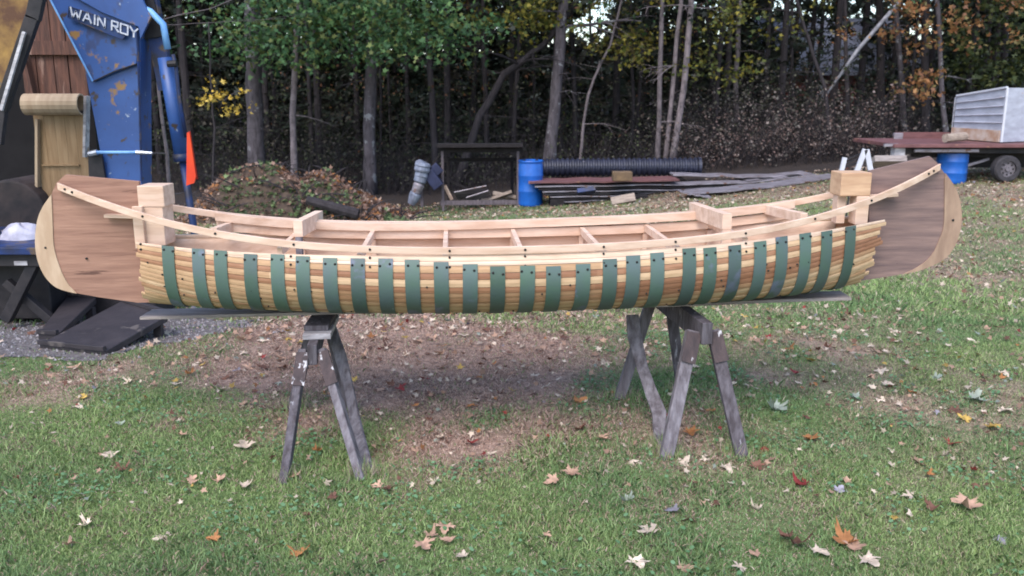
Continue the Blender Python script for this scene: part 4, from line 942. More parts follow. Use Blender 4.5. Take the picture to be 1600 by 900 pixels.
# metal piles
SY = RY - .6
def strip(a, b, Y0, Y1, w, h, m, label, cat='metal strip', name='metal_strip', grp=None, bend=0, nseg=8):
    A_, B_ = W(*a, Y0), W(*b, Y1); mb_ = MB(); P_ = []
    for k in range(nseg + 1):
        q = A_.lerp(B_, k / nseg); q.z += bend * math.sin(math.pi * k / nseg) + .012 * math.sin(k * 2.7); q.z = max(q.z, tz(q.x, q.y) + h + .02, tz(q.x, q.y + w) + h + .02); P_.append(q)
    mb_.sweep(P_, w, h, [Vector((0, 1, 0))] * (nseg + 1)); return tag(mb_.build(name, m, None, loc=(A_ + B_) / 2), label, cat, grp)
strip((826, 285), (1062, 281), SY, SY + .5, .9, .03, M_redsheet, 'red brown metal sheet with dead leaves on top of the scrap pile', 'metal sheet', 'metal_sheet')
for k in range(7):
    y_ = 289 + k * 3.1
    strip((836 + k * 6, y_ + 2 + k * .9), (1275 - k * 22, y_ - 5 + k * 1.0), SY + .02 * k, SY + 1.2, .55, .028, [M_gmetal, M_rack, M_gmetal, M_black][k % 4], ['long flat grey metal length directly under the red sheet', 'second flat length below the red sheet, dark', 'third flat length below the red sheet, grey', 'fourth flat length below the red sheet, black', 'fifth flat length down in the stack, grey', 'sixth flat length down in the stack, dark', 'lowest flat grey length of the stack under the red sheet'][k], 'metal strip', 'metal_strip', 'long metal strips stacked under the red sheet')
strip((1052, 272), (1262, 277), SY + 1.1, SY + 1.6, .5, .04, M_gmetal, 'grey metal panel with raised near edge lying on top of the strips', 'metal panel', 'roofing_sheet')
strip((1078, 303), (1312, 287), SY - .8, SY + .5, .75, .03, M_gmetal, 'bent pale grey metal panel lying in front of the stack towards the right', 'metal panel', 'roofing_sheet', bend=.03)
strip((1064, 300), (1112, 309), SY - .7, SY - 1.0, .5, .02, M_gmetal, 'small twisted corner of pale metal at the front end of the panel', 'metal panel', 'roofing_sheet')
for k, (px, py) in enumerate([(870, 320), (1000, 316), (1130, 300), (1230, 293)]):
    p = W(px, py, SY + .3); g = tz(p.x, SY + .3); zz = W(px, 306 - k * 5, SY + .3).z - .05
    if zz - g > .05:
        o = MB().box((p.x, SY + .5, (g + zz) / 2), (.3, .8, zz - g)).build('support_block', M_rack, None, loc=(p.x, SY + .5, g)); tag(o, ['dark support block under the stack beside the blue drum', 'second dark support block from the drum under the stack', 'third dark support block from the drum under the stack', 'dark support block under the right end of the stack'][k], 'block')
o = MB().box(W(972, 275, SY), (.42, .3, .20)).build('wooden_crate', mat('brown_box', (.20, .13, .07), (.12, .08, .05), ns=5, rough=.9), None, bevel=.02, loc=W(972, 282, SY)); tag(o, 'small brown box on top of the red metal sheet', 'box')
scrap('firewood_log', (955, 316), (992, 309), SY - .7, .17, .17, M_log, 'pale short log lying in front of the metal stack', 'log')
scrap('tarp_bundle', (902, 300), (930, 296), SY - .08, .2, .1, M_blued, 'small blue tarp bundle showing among the metal strips', 'tarp')
# white folding stand behind the right stem
SX = 12.5
st_ = thing('white_stand', (W(1350, 262, SX).x, SX, tz(5, SX)), 'pair of white angled legs on a dark wire frame behind the right stem block', 'stand')
zg = tz(5, SX)
for a, b in (((1352, 233), (1336, 275)), ((1354, 234), (1362, 275))):
    A_, B_ = W(*a, SX), W(*b, SX); MB().beam(A_, B_, .07, .03, (0, 1, 0)).build('leg', M_trimw, st_)
MB().beam(W(1320, 246, SX), W(1313, 275, SX), .06, .03, (0, 1, 0)).build('leg', M_trimw, st_)
f = MB(); 
for k in range(3): f.beam(W(1312, 254 + k * 5, SX + .1), W(1345, 240 + k * 6, SX + .1), .02, .02)

for k in (1332, 1350): f.beam(W(k, 262, SX + .1), Vector((W(k, 262, SX).x, SX + .1, zg)), .02, .02, (0, 1, 0))
f.build('frame', M_black, st_)
scrap('plank', (1362, 252), (1412, 252), 17, .3, .12, M_grayboard, 'grey plank lying at the front of the trailer', 'plank')
# trailer
pw = G(1571, 284); TYd = pw.y
tr = thing('farm_trailer', (W(1500, 280, TYd).x, TYd + .8, tz(9, TYd)), 'long farm trailer with a worn red deck carrying a white corrugated box', 'trailer')
def rect(pa_, pb_, Y0, Y1, name, m, par=None):
    A_, B_ = W(*pa_, Y0), W(*pb_, Y0)
    return MB().box(((A_.x + B_.x) / 2, (Y0 + Y1) / 2, (A_.z + B_.z) / 2), (abs(B_.x - A_.x), Y1 - Y0, abs(A_.z - B_.z))).build(name, m, par or tr, bevel=.01)
rect((1398, 225), (1720, 231), TYd - .1, TYd + 2.0, 'deck', M_redsheet)
rect((1404, 231), (1720, 240), TYd + .1, TYd + .35, 'side_beam', M_black)
rect((1430, 233), (1530, 238), TYd - .02, TYd + .06, 'frame_rail', M_gmetal)
rect((1398, 208), (1410, 226), TYd + 1.7, TYd + 1.8, 'end_board', M_gmetal)
A_, B_ = W(1400, 209, TYd + 1.8), W(1545, 209, TYd + 1.8)
MB().box(((A_.x + B_.x) / 2, TYd + 1.85, A_.z - .1), (B_.x - A_.x, .05, .26)).build('tailboard', M_redsheet, tr)
rect((1399, 228), (1413, 256), TYd + .0, TYd + .2, 'landing_leg', M_paintboard)
MB().beam(W(1381, 227, TYd), W(1404, 226, TYd), .05, .05).build('hitch_bar', M_gmetal, tr)
rect((1430, 240), (1560, 246), TYd + .5, TYd + .7, 'axle_beam', M_black); rect((1505, 240), (1720, 262), TYd + .9, TYd + 1.1, 'cross_frame', M_black)
MB().beam(W(1500, 262, TYd + .3), W(1545, 248, TYd + .3), .05, .05).build('brace', M_gmetal, tr)
def wheel(px, py, Y, r):
    c_ = W(px, py, Y); t = []; wd = .22
    mb_ = MB(); prof = [(r * .60, -wd / 2), (r * .9, -wd / 2), (r, -wd * .35), (r, wd * .35), (r * .9, wd / 2), (r * .60, wd / 2)]; n = 30
    vs = [(c_.x + q * math.cos(i / n * 6.2832), c_.y + y_, c_.z + q * math.sin(i / n * 6.2832)) for q, y_ in prof for i in range(n)]; m2 = len(prof)
    fs = [(j * n + i, j * n + (i + 1) % n, ((j + 1) % m2) * n + (i + 1) % n, ((j + 1) % m2) * n + i) for j in range(m2) for i in range(n)]
    wh = mb_.add(vs, fs).build('wheel', M_tyre, tr, smooth=False)
    mb_ = MB(); mb_.tube([c_ + Vector((0, -wd * .30, 0)), c_ + Vector((0, wd * .3, 0))], r * .61, 24); mb_.build('rim', M_rim, wh)
    mb_ = MB(); mb_.tube([c_ + Vector((0, -wd * .48, 0)), c_ + Vector((0, -wd * .2, 0))], [r * .18, r * .24], 16); mb_.build('hub', M_rim, wh)
    mb_ = MB()
    for i in range(8):
        t = i / 8 * 6.2832; q = c_ + Vector((math.cos(t) * r * .42, -wd * .31, math.sin(t) * r * .42)); mb_.tube([q, q - Vector((0, .012, 0))], r * .07, 8)
    mb_.build('hand_holes', M_black, wh)
wheel(1571, 263.5, TYd, 20.5 / F * TYd); wheel(1571, 262.5, TYd + 1.7, 20.5 / F * TYd); wheel(1640, 263, TYd, 20.5 / F * TYd)
lg = W(1492, 215, TYd + .1); o = MB().tube([W(1477, 216, TYd + .1), W(1508, 213, TYd + .3)], .085, 12, jit=.15).build('log', M_log, None, loc=lg); tag(o, 'pale sawn log lying on the red trailer deck', 'log')
# white corrugated box on the deck: front face seen at an angle
A0, A1, C0, C1 = W(1495, 150, TYd + 1.6), W(1495, 211, TYd + 1.6), W(1573, 137, TYd + .15), W(1570, 223, TYd + .15)
zt_, zb_ = None, None
bx_ = thing('corrugated_box', ((A0.x + C0.x) / 2, TYd + 1, C1.z), 'white corrugated metal box with rust stains standing on the trailer', 'box')
zd = W(1500, 225, TYd - .1).z + .02
def quadw(P_, th, name, m, par):
    n_ = (P_[1] - P_[0]).cross(P_[3] - P_[0]).normalized(); return MB().prism(P_, n_ * th).build(name, m, par)
xl, yl, xr, yr = A0.x, A0.y, C0.x, C0.y
ribs = 5; mb_ = MB(); zz0, zz1l, zz1r = zd + .22, A0.z, C0.z
for k in range(ribs):
    f0, f1 = k / ribs, (k + 1) / ribs
    for u0, u1, o0_, o1_ in ((0, .82, 0, 0), (.82, .9, 0, .035), (.9, 1, .035, 0)):
        fa, fb_ = f0 + (f1 - f0) * u0, f0 + (f1 - f0) * u1
        nn_ = Vector((yl - yr, xr - xl, 0)).normalized() * -1
        P_ = [Vector((xl, yl, zz0 + (zz1l - zz0) * fa)) + nn_ * o0_, Vector((xr, yr, zz0 + (zz1r - zz0) * fa)) + nn_ * o0_, Vector((xr, yr, zz0 + (zz1r - zz0) * fb_)) + nn_ * o1_, Vector((xl, yl, zz0 + (zz1l - zz0) * fb_)) + nn_ * o1_]
        mb_.add(P_, [(0, 1, 2, 3)])
mb_.build('corrugated_side', M_wsteel, bx_)
MB().beam((xl, yl + .02, zd + .11), (xr, yr + .02, zd + .11), .06, .22).build('sill', M_rustwood, bx_)
MB().beam((xl, yl - .01, zz1l + .01), (xr, yr - .01, zz1r + .01), .05, .03).build('top_trim', M_trimw, bx_)
E = W(1690, 140, TYd + 1.2)
MB().prism([Vector((xr + .02, yr, zd)), Vector((xr + .02, yr, zz1r)), Vector((E.x, E.y, zz1r - .02)), Vector((E.x, E.y, zd))], Vector((.01, .03, 0))).build('flat_end', M_wsteel, bx_)
MB().prism([Vector((xl, yl + .04, zz1l - .02)), Vector((xr, yr + .04, zz1r - .02)), Vector((E.x, E.y, zz1r - .04)), Vector((E.x - (xr - xl), E.y + yl - yr, zz1l - .04))], Vector((0, 0, -.02))).build('lid', M_wsteel, bx_)
MB().prism([Vector((xl, yl + .04, zd)), Vector((xl, yl + .04, zz1l - .03)), Vector((E.x - (xr - xl), E.y + yl - yr, zz1l - .05)), Vector((E.x - (xr - xl), E.y + yl - yr, zd))], Vector((-.02, 0, 0))).build('back_side', M_wsteel, bx_)
MB().beam((xr + .01, yr - .01, zd), (xr + .01, yr - .01, zz1r), .04, .04, (0, 1, 0)).build('corner_trim', M_trimw, bx_)
# brush pile
bp = W(460, 335, RY - 1); PYc = RY - 1.2
n = 52; m2 = 22; vs = []; bx0, bx1 = W(285, 330, PYc).x, W(640, 330, PYc).x
for j in range(m2):
    for i in range(n):
        u, v = i / (n - 1), j / (m2 - 1); x = bx0 + (bx1 - bx0) * u; y = PYc - 1.3 + 2.6 * v
        h = (.55 * math.exp(-((u - .27) / .20) ** 2) + .45 * math.exp(-((u - .58) / .24) ** 2) + .55 * math.sin(math.pi * u)) * math.sin(math.pi * v) ** .8 * min(1, 8 * u, 8 * (1 - u))
        h *= .35 + 1.35 * float(fbm(x, y, 2.0, 77, 4)); vs.append((x, y, tz(x, y) - .03 + h * .86))
fs = [(j * n + i, j * n + i + 1, (j + 1) * n + i + 1, (j + 1) * n + i) for j in range(m2 - 1) for i in range(n - 1)]
pile_pts = np.array(vs)
pileo = thing('brush_pile', (bp.x, PYc, tz(bp.x, PYc)), 'low mound of raked leaves, weeds and sticks at the edge of the woods', 'brush pile')
MB().add(vs, fs).build('earth_core', mat('pile_soil', (.10, .07, .05), (.05, .035, .03), ns=9, rough=1, bump=.8), pileo, smooth=True)
ii = RNG.integers(0, len(pile_pts), 9000); C = pile_pts[ii] + RNG.normal(0, .06, (9000, 3)) * [1, 1, .6] + [0, 0, .03]
pal2 = np.array([(.38, .23, .17), (.26, .15, .11), (.58, .42, .33), (.13, .19, .08), (.20, .27, .11), (.50, .22, .08), (.16, .21, .11)]); green = fbm(C[:, 0], C[:, 1], 1.2, 5)
ch = np.where((green > .60)[:, None], pal2[RNG.choice([0, 3, 4, 6, 3, 4], 9000)], pal2[RNG.choice([0, 1, 2, 5, 0, 1], 9000)]) * RNG.uniform(.6, 1.1, (9000, 1))
lv = npmesh('heaped_leaves', leafcards(C, RNG.uniform(.05, .11, 9000), .7, ch), 10, M_leafc, ch, parent=pileo); lv['kind'] = 'stuff'
f = MB()
for k in range(170):
    q = Vector(pile_pts[random.randrange(len(pile_pts))]) + Vector((0, 0, .05)); d = Vector((random.uniform(-1, 1), random.uniform(-.4, .4), random.uniform(-.1, .45))) * random.uniform(.25, .9)
    f.tube([q, q + d * .5 + Vector((0, 0, .04)), q + d], [.018, .014, .005], 5)
q = W(350, 292, PYc); 
f.tube([W(335, 300, PYc), W(382, 262, PYc)], [.05, .03], 7); f.tube([W(350, 300, PYc), W(395, 280, PYc)], [.04, .03], 7); f.tube([W(480, 312, PYc - 1.2), W(560, 335, PYc - 1.3)], [.09, .11], 8, jit=.2)
s_ = f.build('sticks', M_barkd, pileo); s_['kind'] = 'stuff'

# ------------------------------------------------------------------ HOUSE in the woods
HY = 40
xa, xb = W(1205, 110, HY).x, W(1432, 110, HY).x; ze = W(1300, 112, HY).z; zrg = W(1300, 28, HY + 3).z; gz = tz(xa, HY) - .3
hs = thing('house', ((xa + xb) / 2, HY + 3, gz), 'red walled house with a slate blue roof half hidden behind the trees', 'house')
MB().box(((xa + xb) / 2, HY + 3, (gz + ze) / 2), (xb - xa, 6, ze - gz)).build('wall', M_house, hs)
e = .4
MB().add([(xa - e, HY - e, ze - .02), (xb + e, HY - e, ze - .02), (xb + e, HY + 3, zrg), (xa - e, HY + 3, zrg), (xa - e, HY + 6 + e, ze - .02), (xb + e, HY + 6 + e, ze - .02),
          (xa - e, HY - e, ze - .16), (xb + e, HY - e, ze - .16), (xa - e, HY + 6 + e, ze - .16), (xb + e, HY + 6 + e, ze - .16)],
         [(0, 1, 2, 3), (3, 2, 5, 4), (6, 8, 9, 7), (0, 6, 7, 1), (4, 5, 9, 8), (0, 3, 4, 8, 6), (1, 7, 9, 5, 2)]).build('roof', M_roof, hs)
for px0, px1, py0, py1 in ((1394, 1420, 118, 160), (1262, 1286, 125, 160)):
    a, b = W(px0, py0, HY), W(px1, py1, HY)
    w1 = MB().box(((a.x + b.x) / 2, HY - .03, (a.z + b.z) / 2), (b.x - a.x, .06, a.z - b.z)).build('window', M_trimw, hs)
    MB().box(((a.x + b.x) / 2, HY - .065, (a.z + b.z) / 2), ((b.x - a.x) * .8, .01, (a.z - b.z) * .84)).build('pane', M_glass, w1)
    MB().box(((a.x + b.x) / 2, HY - .075, (a.z + b.z) / 2), (.06, .012, (a.z - b.z) * .84)).build('mullion', M_trimw, w1)
a = W(1376, 115, HY); MB().box((a.x, HY - .04, (gz + ze) / 2), (.12, .05, ze - gz)).build('corner_board', M_trimw, hs)

# ------------------------------------------------------------------ WOODS
def cloud(C, size, palette, jitter=.25, tilt=.8):
    c = np.asarray(palette)[RNG.integers(0, len(palette), len(C))] * RNG.uniform(1 - jitter, 1 + jitter, (len(C), 1)); return leafcards(C, size, tilt, c), c
G_A = [(.070, .15, .055), (.055, .12, .05), (.09, .17, .055), (.045, .10, .045), (.14, .17, .05)]
G_Y = [(.16, .16, .03), (.24, .20, .03), (.10, .12, .03)]; G_O = [(.30, .13, .05), (.38, .20, .08), (.22, .10, .05), (.20, .16, .06)]
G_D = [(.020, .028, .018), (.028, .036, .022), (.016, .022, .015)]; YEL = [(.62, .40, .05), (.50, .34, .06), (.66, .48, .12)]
def clumps(cs, n, sg):
    cs = np.asarray(cs, float); k = RNG.integers(0, len(cs), n); return cs[k] + RNG.normal(0, 1, (n, 3)) * np.asarray(sg)
def limb(mb_, a, d, L, r, depth=1, droop=0.0):
    pts_ = [Vector(a)]; dd = Vector(d).normalized(); n = 6
    for i in range(n):
        dd = (dd + Vector((random.gauss(0, .10), random.gauss(0, .10), random.gauss(0, .08) - droop))).normalized(); pts_.append(pts_[-1] + dd * L / n)
    mb_.tube(pts_, [r * (1 - .8 * i / n) for i in range(n + 1)], 5, cap=False)
    if depth:
        for _ in range(4):
            k = random.randint(2, n); limb(mb_, pts_[k], dd + Vector((random.uniform(-.9, .9), random.uniform(-.9, .9), random.uniform(-.4, .6))), L * .45, r * .35, depth - 1, droop)
    return pts_
def keytree(name, pix, Y, rpx, m, label, crown=None, ht=9.5, limbs=5, lean=None, group=None, twigs=True):
    """trunk through the given photo points at distance Y, carried on above the frame"""
    base = W(*pix[0], Y); base.z = tz(base.x, Y) - .05; P_ = [base] + [W(px, py, Y) for px, py in pix[1:]]
    d = (P_[-1] - P_[-2]).normalized(); d = (d + Vector((0, 0, .6))).normalized() if len(pix) > 2 else d
    while P_[-1].z < ht: P_.append(P_[-1] + d * 1.2 + Vector((random.gauss(0, .07), random.gauss(0, .07), 0)))
    pts_ = []
    for a, b in zip(P_, P_[1:]):
        for k in range(3): pts_.append(a.lerp(b, k / 3) + Vector((random.gauss(0, .012), 0, 0)))
    pts_.append(P_[-1]); n = len(pts_); r0 = rpx / 2 / F * Y
    rad = [r0 * (1.25 if i == 0 else 1.08 if i == 1 else 1 - .55 * i / n) for i in range(n)]
    t = thing(name, base + Vector((0, 0, .05)), label, 'tree', group)
    mb_ = MB(); mb_.tube(pts_, rad, 12, jit=.10); mb_.build('trunk', m, t, smooth=True)
    mb_ = MB(); tips = []
    for k in range(limbs):
        i = random.randint(int(n * .35), n - 1); aa = random.uniform(0, 6.28); tips.append(limb(mb_, pts_[i], (math.cos(aa), math.sin(aa), .35), random.uniform(1.2, 2.6), rad[i] * .42, 1, .03)[-1])
    if twigs:
        for k in range(6):
            i = random.randint(2, int(n * .6)); aa = random.uniform(0, 6.28); limb(mb_, pts_[i], (math.cos(aa), math.sin(aa), .1), random.uniform(.5, 1.5), min(.02, rad[i] * .3), 1, .06)
    if mb_.v: mb_.build('branches', m, t)
    if crown is None:
        C = clumps([tuple(q) for q in tips] + [tuple(pts_[-1])], 700, (.8, .8, .6)); C = C[C[:, 2] > 3.0]
        V, c = cloud(C, RNG.uniform(.10, .22, len(C)), G_D + G_A[:1]); npmesh('crown', V, 10, M_leafc, c, parent=t)
    else: crown(t)
    return t
def pixclouds(specs, pal, size=.10, sg=.25):
    def f(t):
        allC = []
        for px, py, Y, n, sx, sz in specs:
            q = W(px, py, Y); s_ = Y / F
            sub = q_ = np.array([(q.x, q.y, q.z)]) + RNG.normal(0, 1, (max(3, n // 25), 3)) * [sx * s_, .7, sz * s_]
            allC.append(clumps(sub, n, (sg, sg, sg * .6)))
        C = np.concatenate(allC); V, c = cloud(C, RNG.uniform(.7, 1.25, len(C)) * size, pal); npmesh('crown', V, 10, M_leafc, c, parent=t)
    return f
random.seed(21)
B = RY + 4
# green maple in front of the wood at the left
cr = pixclouds([(400, 55, B - 1.5, 650, 40, 26), (470, 30, B - 1.5, 900, 45, 30), (560, 35, B - 1.5, 1000, 50, 30), (640, 25, B - 1.5, 900, 45, 28), (700, 40, B - 1.5, 500, 30, 22),
                (460, 85, B - 1.5, 120, 15, 10), (600, 80, B - 1.5, 160, 20, 10), (370, 80, B - 1.5, 130, 18, 10), (510, 90, B - 1.5, 90, 10, 8), (530, -70, B - 1, 3000, 130, 50), (540, -190, B, 2500, 140, 50)], G_A, .13, .30)
keytree('maple_tree', [(578, 292), (577, 200), (580, 90)], B, 20, M_bark, 'maple tree with a grey trunk and drooping bright green leaves left of the rack', cr, limbs=9)
keytree('forest_tree', [(402, 278), (398, 180), (396, 60)], B, 27, M_bark, 'thick dark grey trunk rising behind the brush pile')
keytree('forest_tree', [(457, 278), (458, 180), (462, 60)], B - .3, 10, M_barkp, 'slender pale trunk between the two thick grey ones')
keytree('forest_tree', [(855, 285), (866, 170), (873, 90), (879, 20)], B + .5, 19, M_bark, 'leaning grey trunk with lichen spots rising behind the blue drum')
keytree('forest_tree', [(712, 290), (750, 180), (790, 115), (850, 70)], B + 1.2, 13, M_barkd, 'crooked dark trunk leaning right above the wood rack', ht=4.5)
keytree('forest_tree', [(1026, 270), (1030, 150), (1034, 10)], B + .2, 8, M_barkp, 'leftmost of three pale slim trunks behind the black pipe')
keytree('forest_tree', [(1038, 270), (1050, 150), (1062, 10)], B + .3, 7.5, M_barkp, 'middle one of three pale slim trunks behind the black pipe')
keytree('forest_tree', [(1049, 270), (1067, 140), (1080, 10)], B + .1, 10, M_barkp, 'rightmost and thickest of three pale slim trunks behind the black pipe')
keytree('forest_tree', [(903, 275), (918, 150), (952, 70)], B + 1, 5, M_barkp, 'thin curved sapling right of the leaning grey trunk', ht=4.5, limbs=2)
keytree('forest_tree', [(1374, 260), (1376, 120), (1374, 0)], B + 5, 13, M_barkd, 'dark reddish trunk standing in front of the house')
keytree('forest_tree', [(1296, 265), (1290, 140), (1262, 60), (1245, 0)], B + 1, 6, M_barkd, 'thin curving dark trunk left of the white stand')
keytree('forest_tree', [(1446, 250), (1444, 120), (1447, 0)], B + 3, 12, M_barkd, 'straight dark trunk behind the trailer deck')
keytree('forest_tree', [(1412, 250), (1408, 120), (1398, 0)], B + 4, 9, M_bark, 'grey trunk left of the trunk behind the trailer')
keytree('forest_tree', [(1152, 260), (1150, 120), (1156, 0)], B + 4, 8, M_barkp, 'pale straight trunk in the brush right of the black pipe')
keytree('forest_tree', [(265, 330), (258, 240), (246, 100)], 9.5, 6, M_barkp, 'thin pale sapling right behind the blue ram', ht=4.5, limbs=2)
t = thing('fallen_tree', W(1340, 75, B + 2), 'pale birch trunk slanting up to the right in front of the house', 'tree')
MB().tube([W(1290, 150, B + 2), W(1340, 78, B + 2), W(1412, -5, B + 2), W(1470, -70, B + 2)], [.03, .055, .06, .05], 8).build('trunk', M_birch, t, smooth=True)
# coloured foliage trees
keytree('yellow_tree', [(330, 300), (335, 200), (330, 120)], B - 3, 4, M_barkd, 'sapling with a spray of bright yellow leaves at the left', pixclouds([(358, 158, B - 3, 90, 14, 12), (338, 140, B - 3, 25, 10, 8), (380, 165, B - 3, 20, 8, 8)], YEL, .10, .12), ht=2.6, limbs=1)
keytree('forest_tree', [(800, 285), (806, 150), (815, 20)], B + 3, 7, M_barkd, 'dark trunk with a yellow green leaf clump near the top of the photo', pixclouds([(830, 18, B + 1, 380, 22, 18), (850, 40, B + 1, 80, 15, 10), (760, 20, B + 2, 150, 40, 20), (830, -70, B + 1, 900, 70, 40)], G_Y, .13), limbs=3)
keytree('forest_tree', [(985, 270), (990, 150), (985, 20)], B + 3, 6, M_barkd, 'thin dark trunk with olive leaves left of the three pale trunks', pixclouds([(980, 90, B + 1.5, 230, 30, 18), (1000, 45, B + 1.5, 380, 50, 24), (930, 25, B + 1.5, 150, 35, 14), (975, -60, B + 1, 900, 80, 40)], G_Y + [(.14, .11, .04)], .12), limbs=3)
keytree('forest_tree', [(1115, 262), (1120, 150), (1130, 20)], B + 2, 7, M_barkd, 'trunk with thin yellow green leaves right of the three pale trunks', pixclouds([(1130, 70, B + 1, 320, 35, 30), (1170, 30, B + 1, 300, 45, 24), (1110, 120, B + 1, 60, 20, 20), (1130, -60, B + 1, 900, 80, 40)], G_Y + [(.09, .10, .03)], .12), limbs=4)
keytree('oak_tree', [(1478, 245), (1470, 120), (1465, 0)], B + 2, 8, M_bark, 'oak with sparse rust orange leaves above the trailer', pixclouds([(1420, 110, B + 1, 100, 40, 30), (1470, 60, B + 1, 220, 45, 40), (1510, 30, B + 1, 160, 30, 20), (1400, 30, B + 1, 120, 40, 25), (1480, -60, B + 1, 700, 80, 40)], G_O, .13, .2), limbs=6)
keytree('forest_tree', [(1560, 240), (1568, 120), (1570, 0)], B + 4, 12, M_barkd, 'trunk with dense olive green leaves at the right edge', pixclouds([(1560, 70, B + 2.5, 900, 40, 40), (1590, 110, B + 2.5, 500, 30, 25), (1530, 110, B + 2.5, 220, 20, 20), (1600, 30, B + 2.5, 600, 50, 40), (1570, -70, B + 2, 1200, 90, 40)], [(.05, .07, .025), (.09, .10, .025), (.035, .05, .02)], .14), limbs=4)
# conifers
def spruce(seed, ht=10):
    random.seed(seed); rg = np.random.default_rng(seed); t = thing('spruce_tree', (0, 0, 0), 'dark spruce with drooping boughs standing in the shade of the wood', 'tree', 'dark spruces in the wood')
    MB().tube([(0, 0, -.1), (.03, 0, ht * .5), (0, 0, ht)], [.13, .08, .01], 8).build('trunk', M_barkd, t)
    T_, c_ = [], []
    for k in range(95):
        z = .3 + (ht - .5) * (k / 95) ** .9; L_ = 2.1 * (1 - z / ht) ** .7 * random.uniform(.6, 1.15) + .2; az = random.uniform(0, 6.28); dr = random.uniform(.05, .45)
        if random.random() < .15: continue
        n = int(46 * L_ / 2) + 8; u = rg.uniform(.1, 1, n); side_ = rg.choice([-1, 1], n); sl = rg.uniform(.10, .34, n) * (1.1 - u * .7)
        bx_ = u * L_; bz = z - dr * u * u * L_ + rg.normal(0, .02, n)
        p0 = np.stack([bx_, np.zeros(n), bz], 1); p1 = p0 + np.stack([sl * .5, side_ * sl, -sl * rg.uniform(.0, .5, n)], 1); wd = rg.uniform(.02, .05, n)
        p2 = p0 + np.stack([wd, np.zeros(n), wd * .4], 1); tri = np.stack([p0, p1, p2], 1).reshape(-1, 3)
        c, s = math.cos(az), math.sin(az); tri = np.stack([tri[:, 0] * c - tri[:, 1] * s, tri[:, 0] * s + tri[:, 1] * c, tri[:, 2]], 1)
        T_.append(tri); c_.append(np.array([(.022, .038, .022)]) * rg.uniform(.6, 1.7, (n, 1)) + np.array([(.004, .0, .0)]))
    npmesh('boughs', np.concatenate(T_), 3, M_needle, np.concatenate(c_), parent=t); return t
sps = [spruce(s) for s in (1, 2, 3)]; random.seed(5)
spots = [(1295, 4.5), (960, 5), (700, 4), (300, 3), (250, 4.5), (1190, 5), (1540, 5.5), (500, 5.5), (640, 6.5), (1080, 7.5), (1440, 8), (420, 8), (100, 6), (800, 7), (880, 9), (560, 9), (1000, 10), (1600, 7), (1700, 5), (-60, 6), (200, 9), (340, 11), (740, 11), (1230, 11.5), (1640, 10)]
spots += [(1215, 3.2), (1335, 6.5), (1500, 4.0), (1130, 6), (1255, 8), (1400, 9)]
BEH = lambda px: 'behind the shed' if px < 240 else 'behind the brush pile' if px < 600 else 'behind the dark rack' if px < 810 else 'behind the black pipe' if px < 1100 else 'in front of the house' if px < 1440 else 'behind the trailer'
for i, (px, dy) in enumerate(spots):
    s = sps[i] if i < 3 else copy_tree(sps[i % 3]); y = B + dy; x = W(px, 250, y).x
    s.location = (x, y, tz(x, y)); s.rotation_euler.z = random.uniform(0, 6.28); q = random.uniform(.8, 1.15); s.scale = (q, q, q * random.uniform(.9, 1.1)); s['label'] = f'dark {"nearer" if dy < 6 else "deeper"} spruce with drooping boughs {BEH(px)}'
# bare background trees
def bare(seed):
    random.seed(seed); rg = np.random.default_rng(seed)
    t = thing('bare_tree', (0, 0, 0), 'thin dark bare trunk deep in the shaded wood', 'tree', 'thin dark trunks deep in the wood')
    mb_ = MB(); pts_ = [Vector((0, 0, -.1))]; d = Vector((random.gauss(0, .06), 0, 1))
    for k in range(9): pts_.append(pts_[-1] + d * 1.15 + Vector((random.gauss(0, .05), random.gauss(0, .05), 0)))
    mb_.tube(pts_, [.085 * (1 - .075 * k) for k in range(10)], 8, jit=.1); mb_.build('trunk', M_barkd, t, smooth=True)
    mb_ = MB()
    for k in range(12):
        i = random.randint(1, 8); aa = random.uniform(0, 6.28); limb(mb_, pts_[i], (math.cos(aa), math.sin(aa), random.uniform(-.1, .5)), random.uniform(.6, 1.9), .018, 1, .04)
    mb_.build('branches', M_barkd, t)
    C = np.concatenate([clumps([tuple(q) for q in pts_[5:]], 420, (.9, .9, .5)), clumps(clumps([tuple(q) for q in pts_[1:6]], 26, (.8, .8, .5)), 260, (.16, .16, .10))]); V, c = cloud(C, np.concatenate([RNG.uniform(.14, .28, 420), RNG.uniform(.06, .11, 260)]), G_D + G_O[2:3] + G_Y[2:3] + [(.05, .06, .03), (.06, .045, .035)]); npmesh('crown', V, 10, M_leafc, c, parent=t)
    return t
brs = [bare(s) for s in (31, 32, 33, 34)]; random.seed(9)
for i in range(84):
    s = brs[i] if i < 4 else copy_tree(brs[i % 4]); y = B + random.uniform(1.5, 15); x = random.uniform(-.66, .66) * y
    s.location = (x, y, tz(x, y)); s.rotation_euler = (random.gauss(0, .03), random.gauss(0, .05), random.uniform(0, 6.28)); q = random.uniform(.45, 1.3); s.scale = (q, q, random.uniform(.9, 1.2)); s['label'] = f'{"thin" if q < .8 else "middling" if q < 1.05 else "stout"} dark bare trunk {"at the wood edge" if y < B + 6 else "deep in the wood"} {BEH(800 + x / y * F)}'
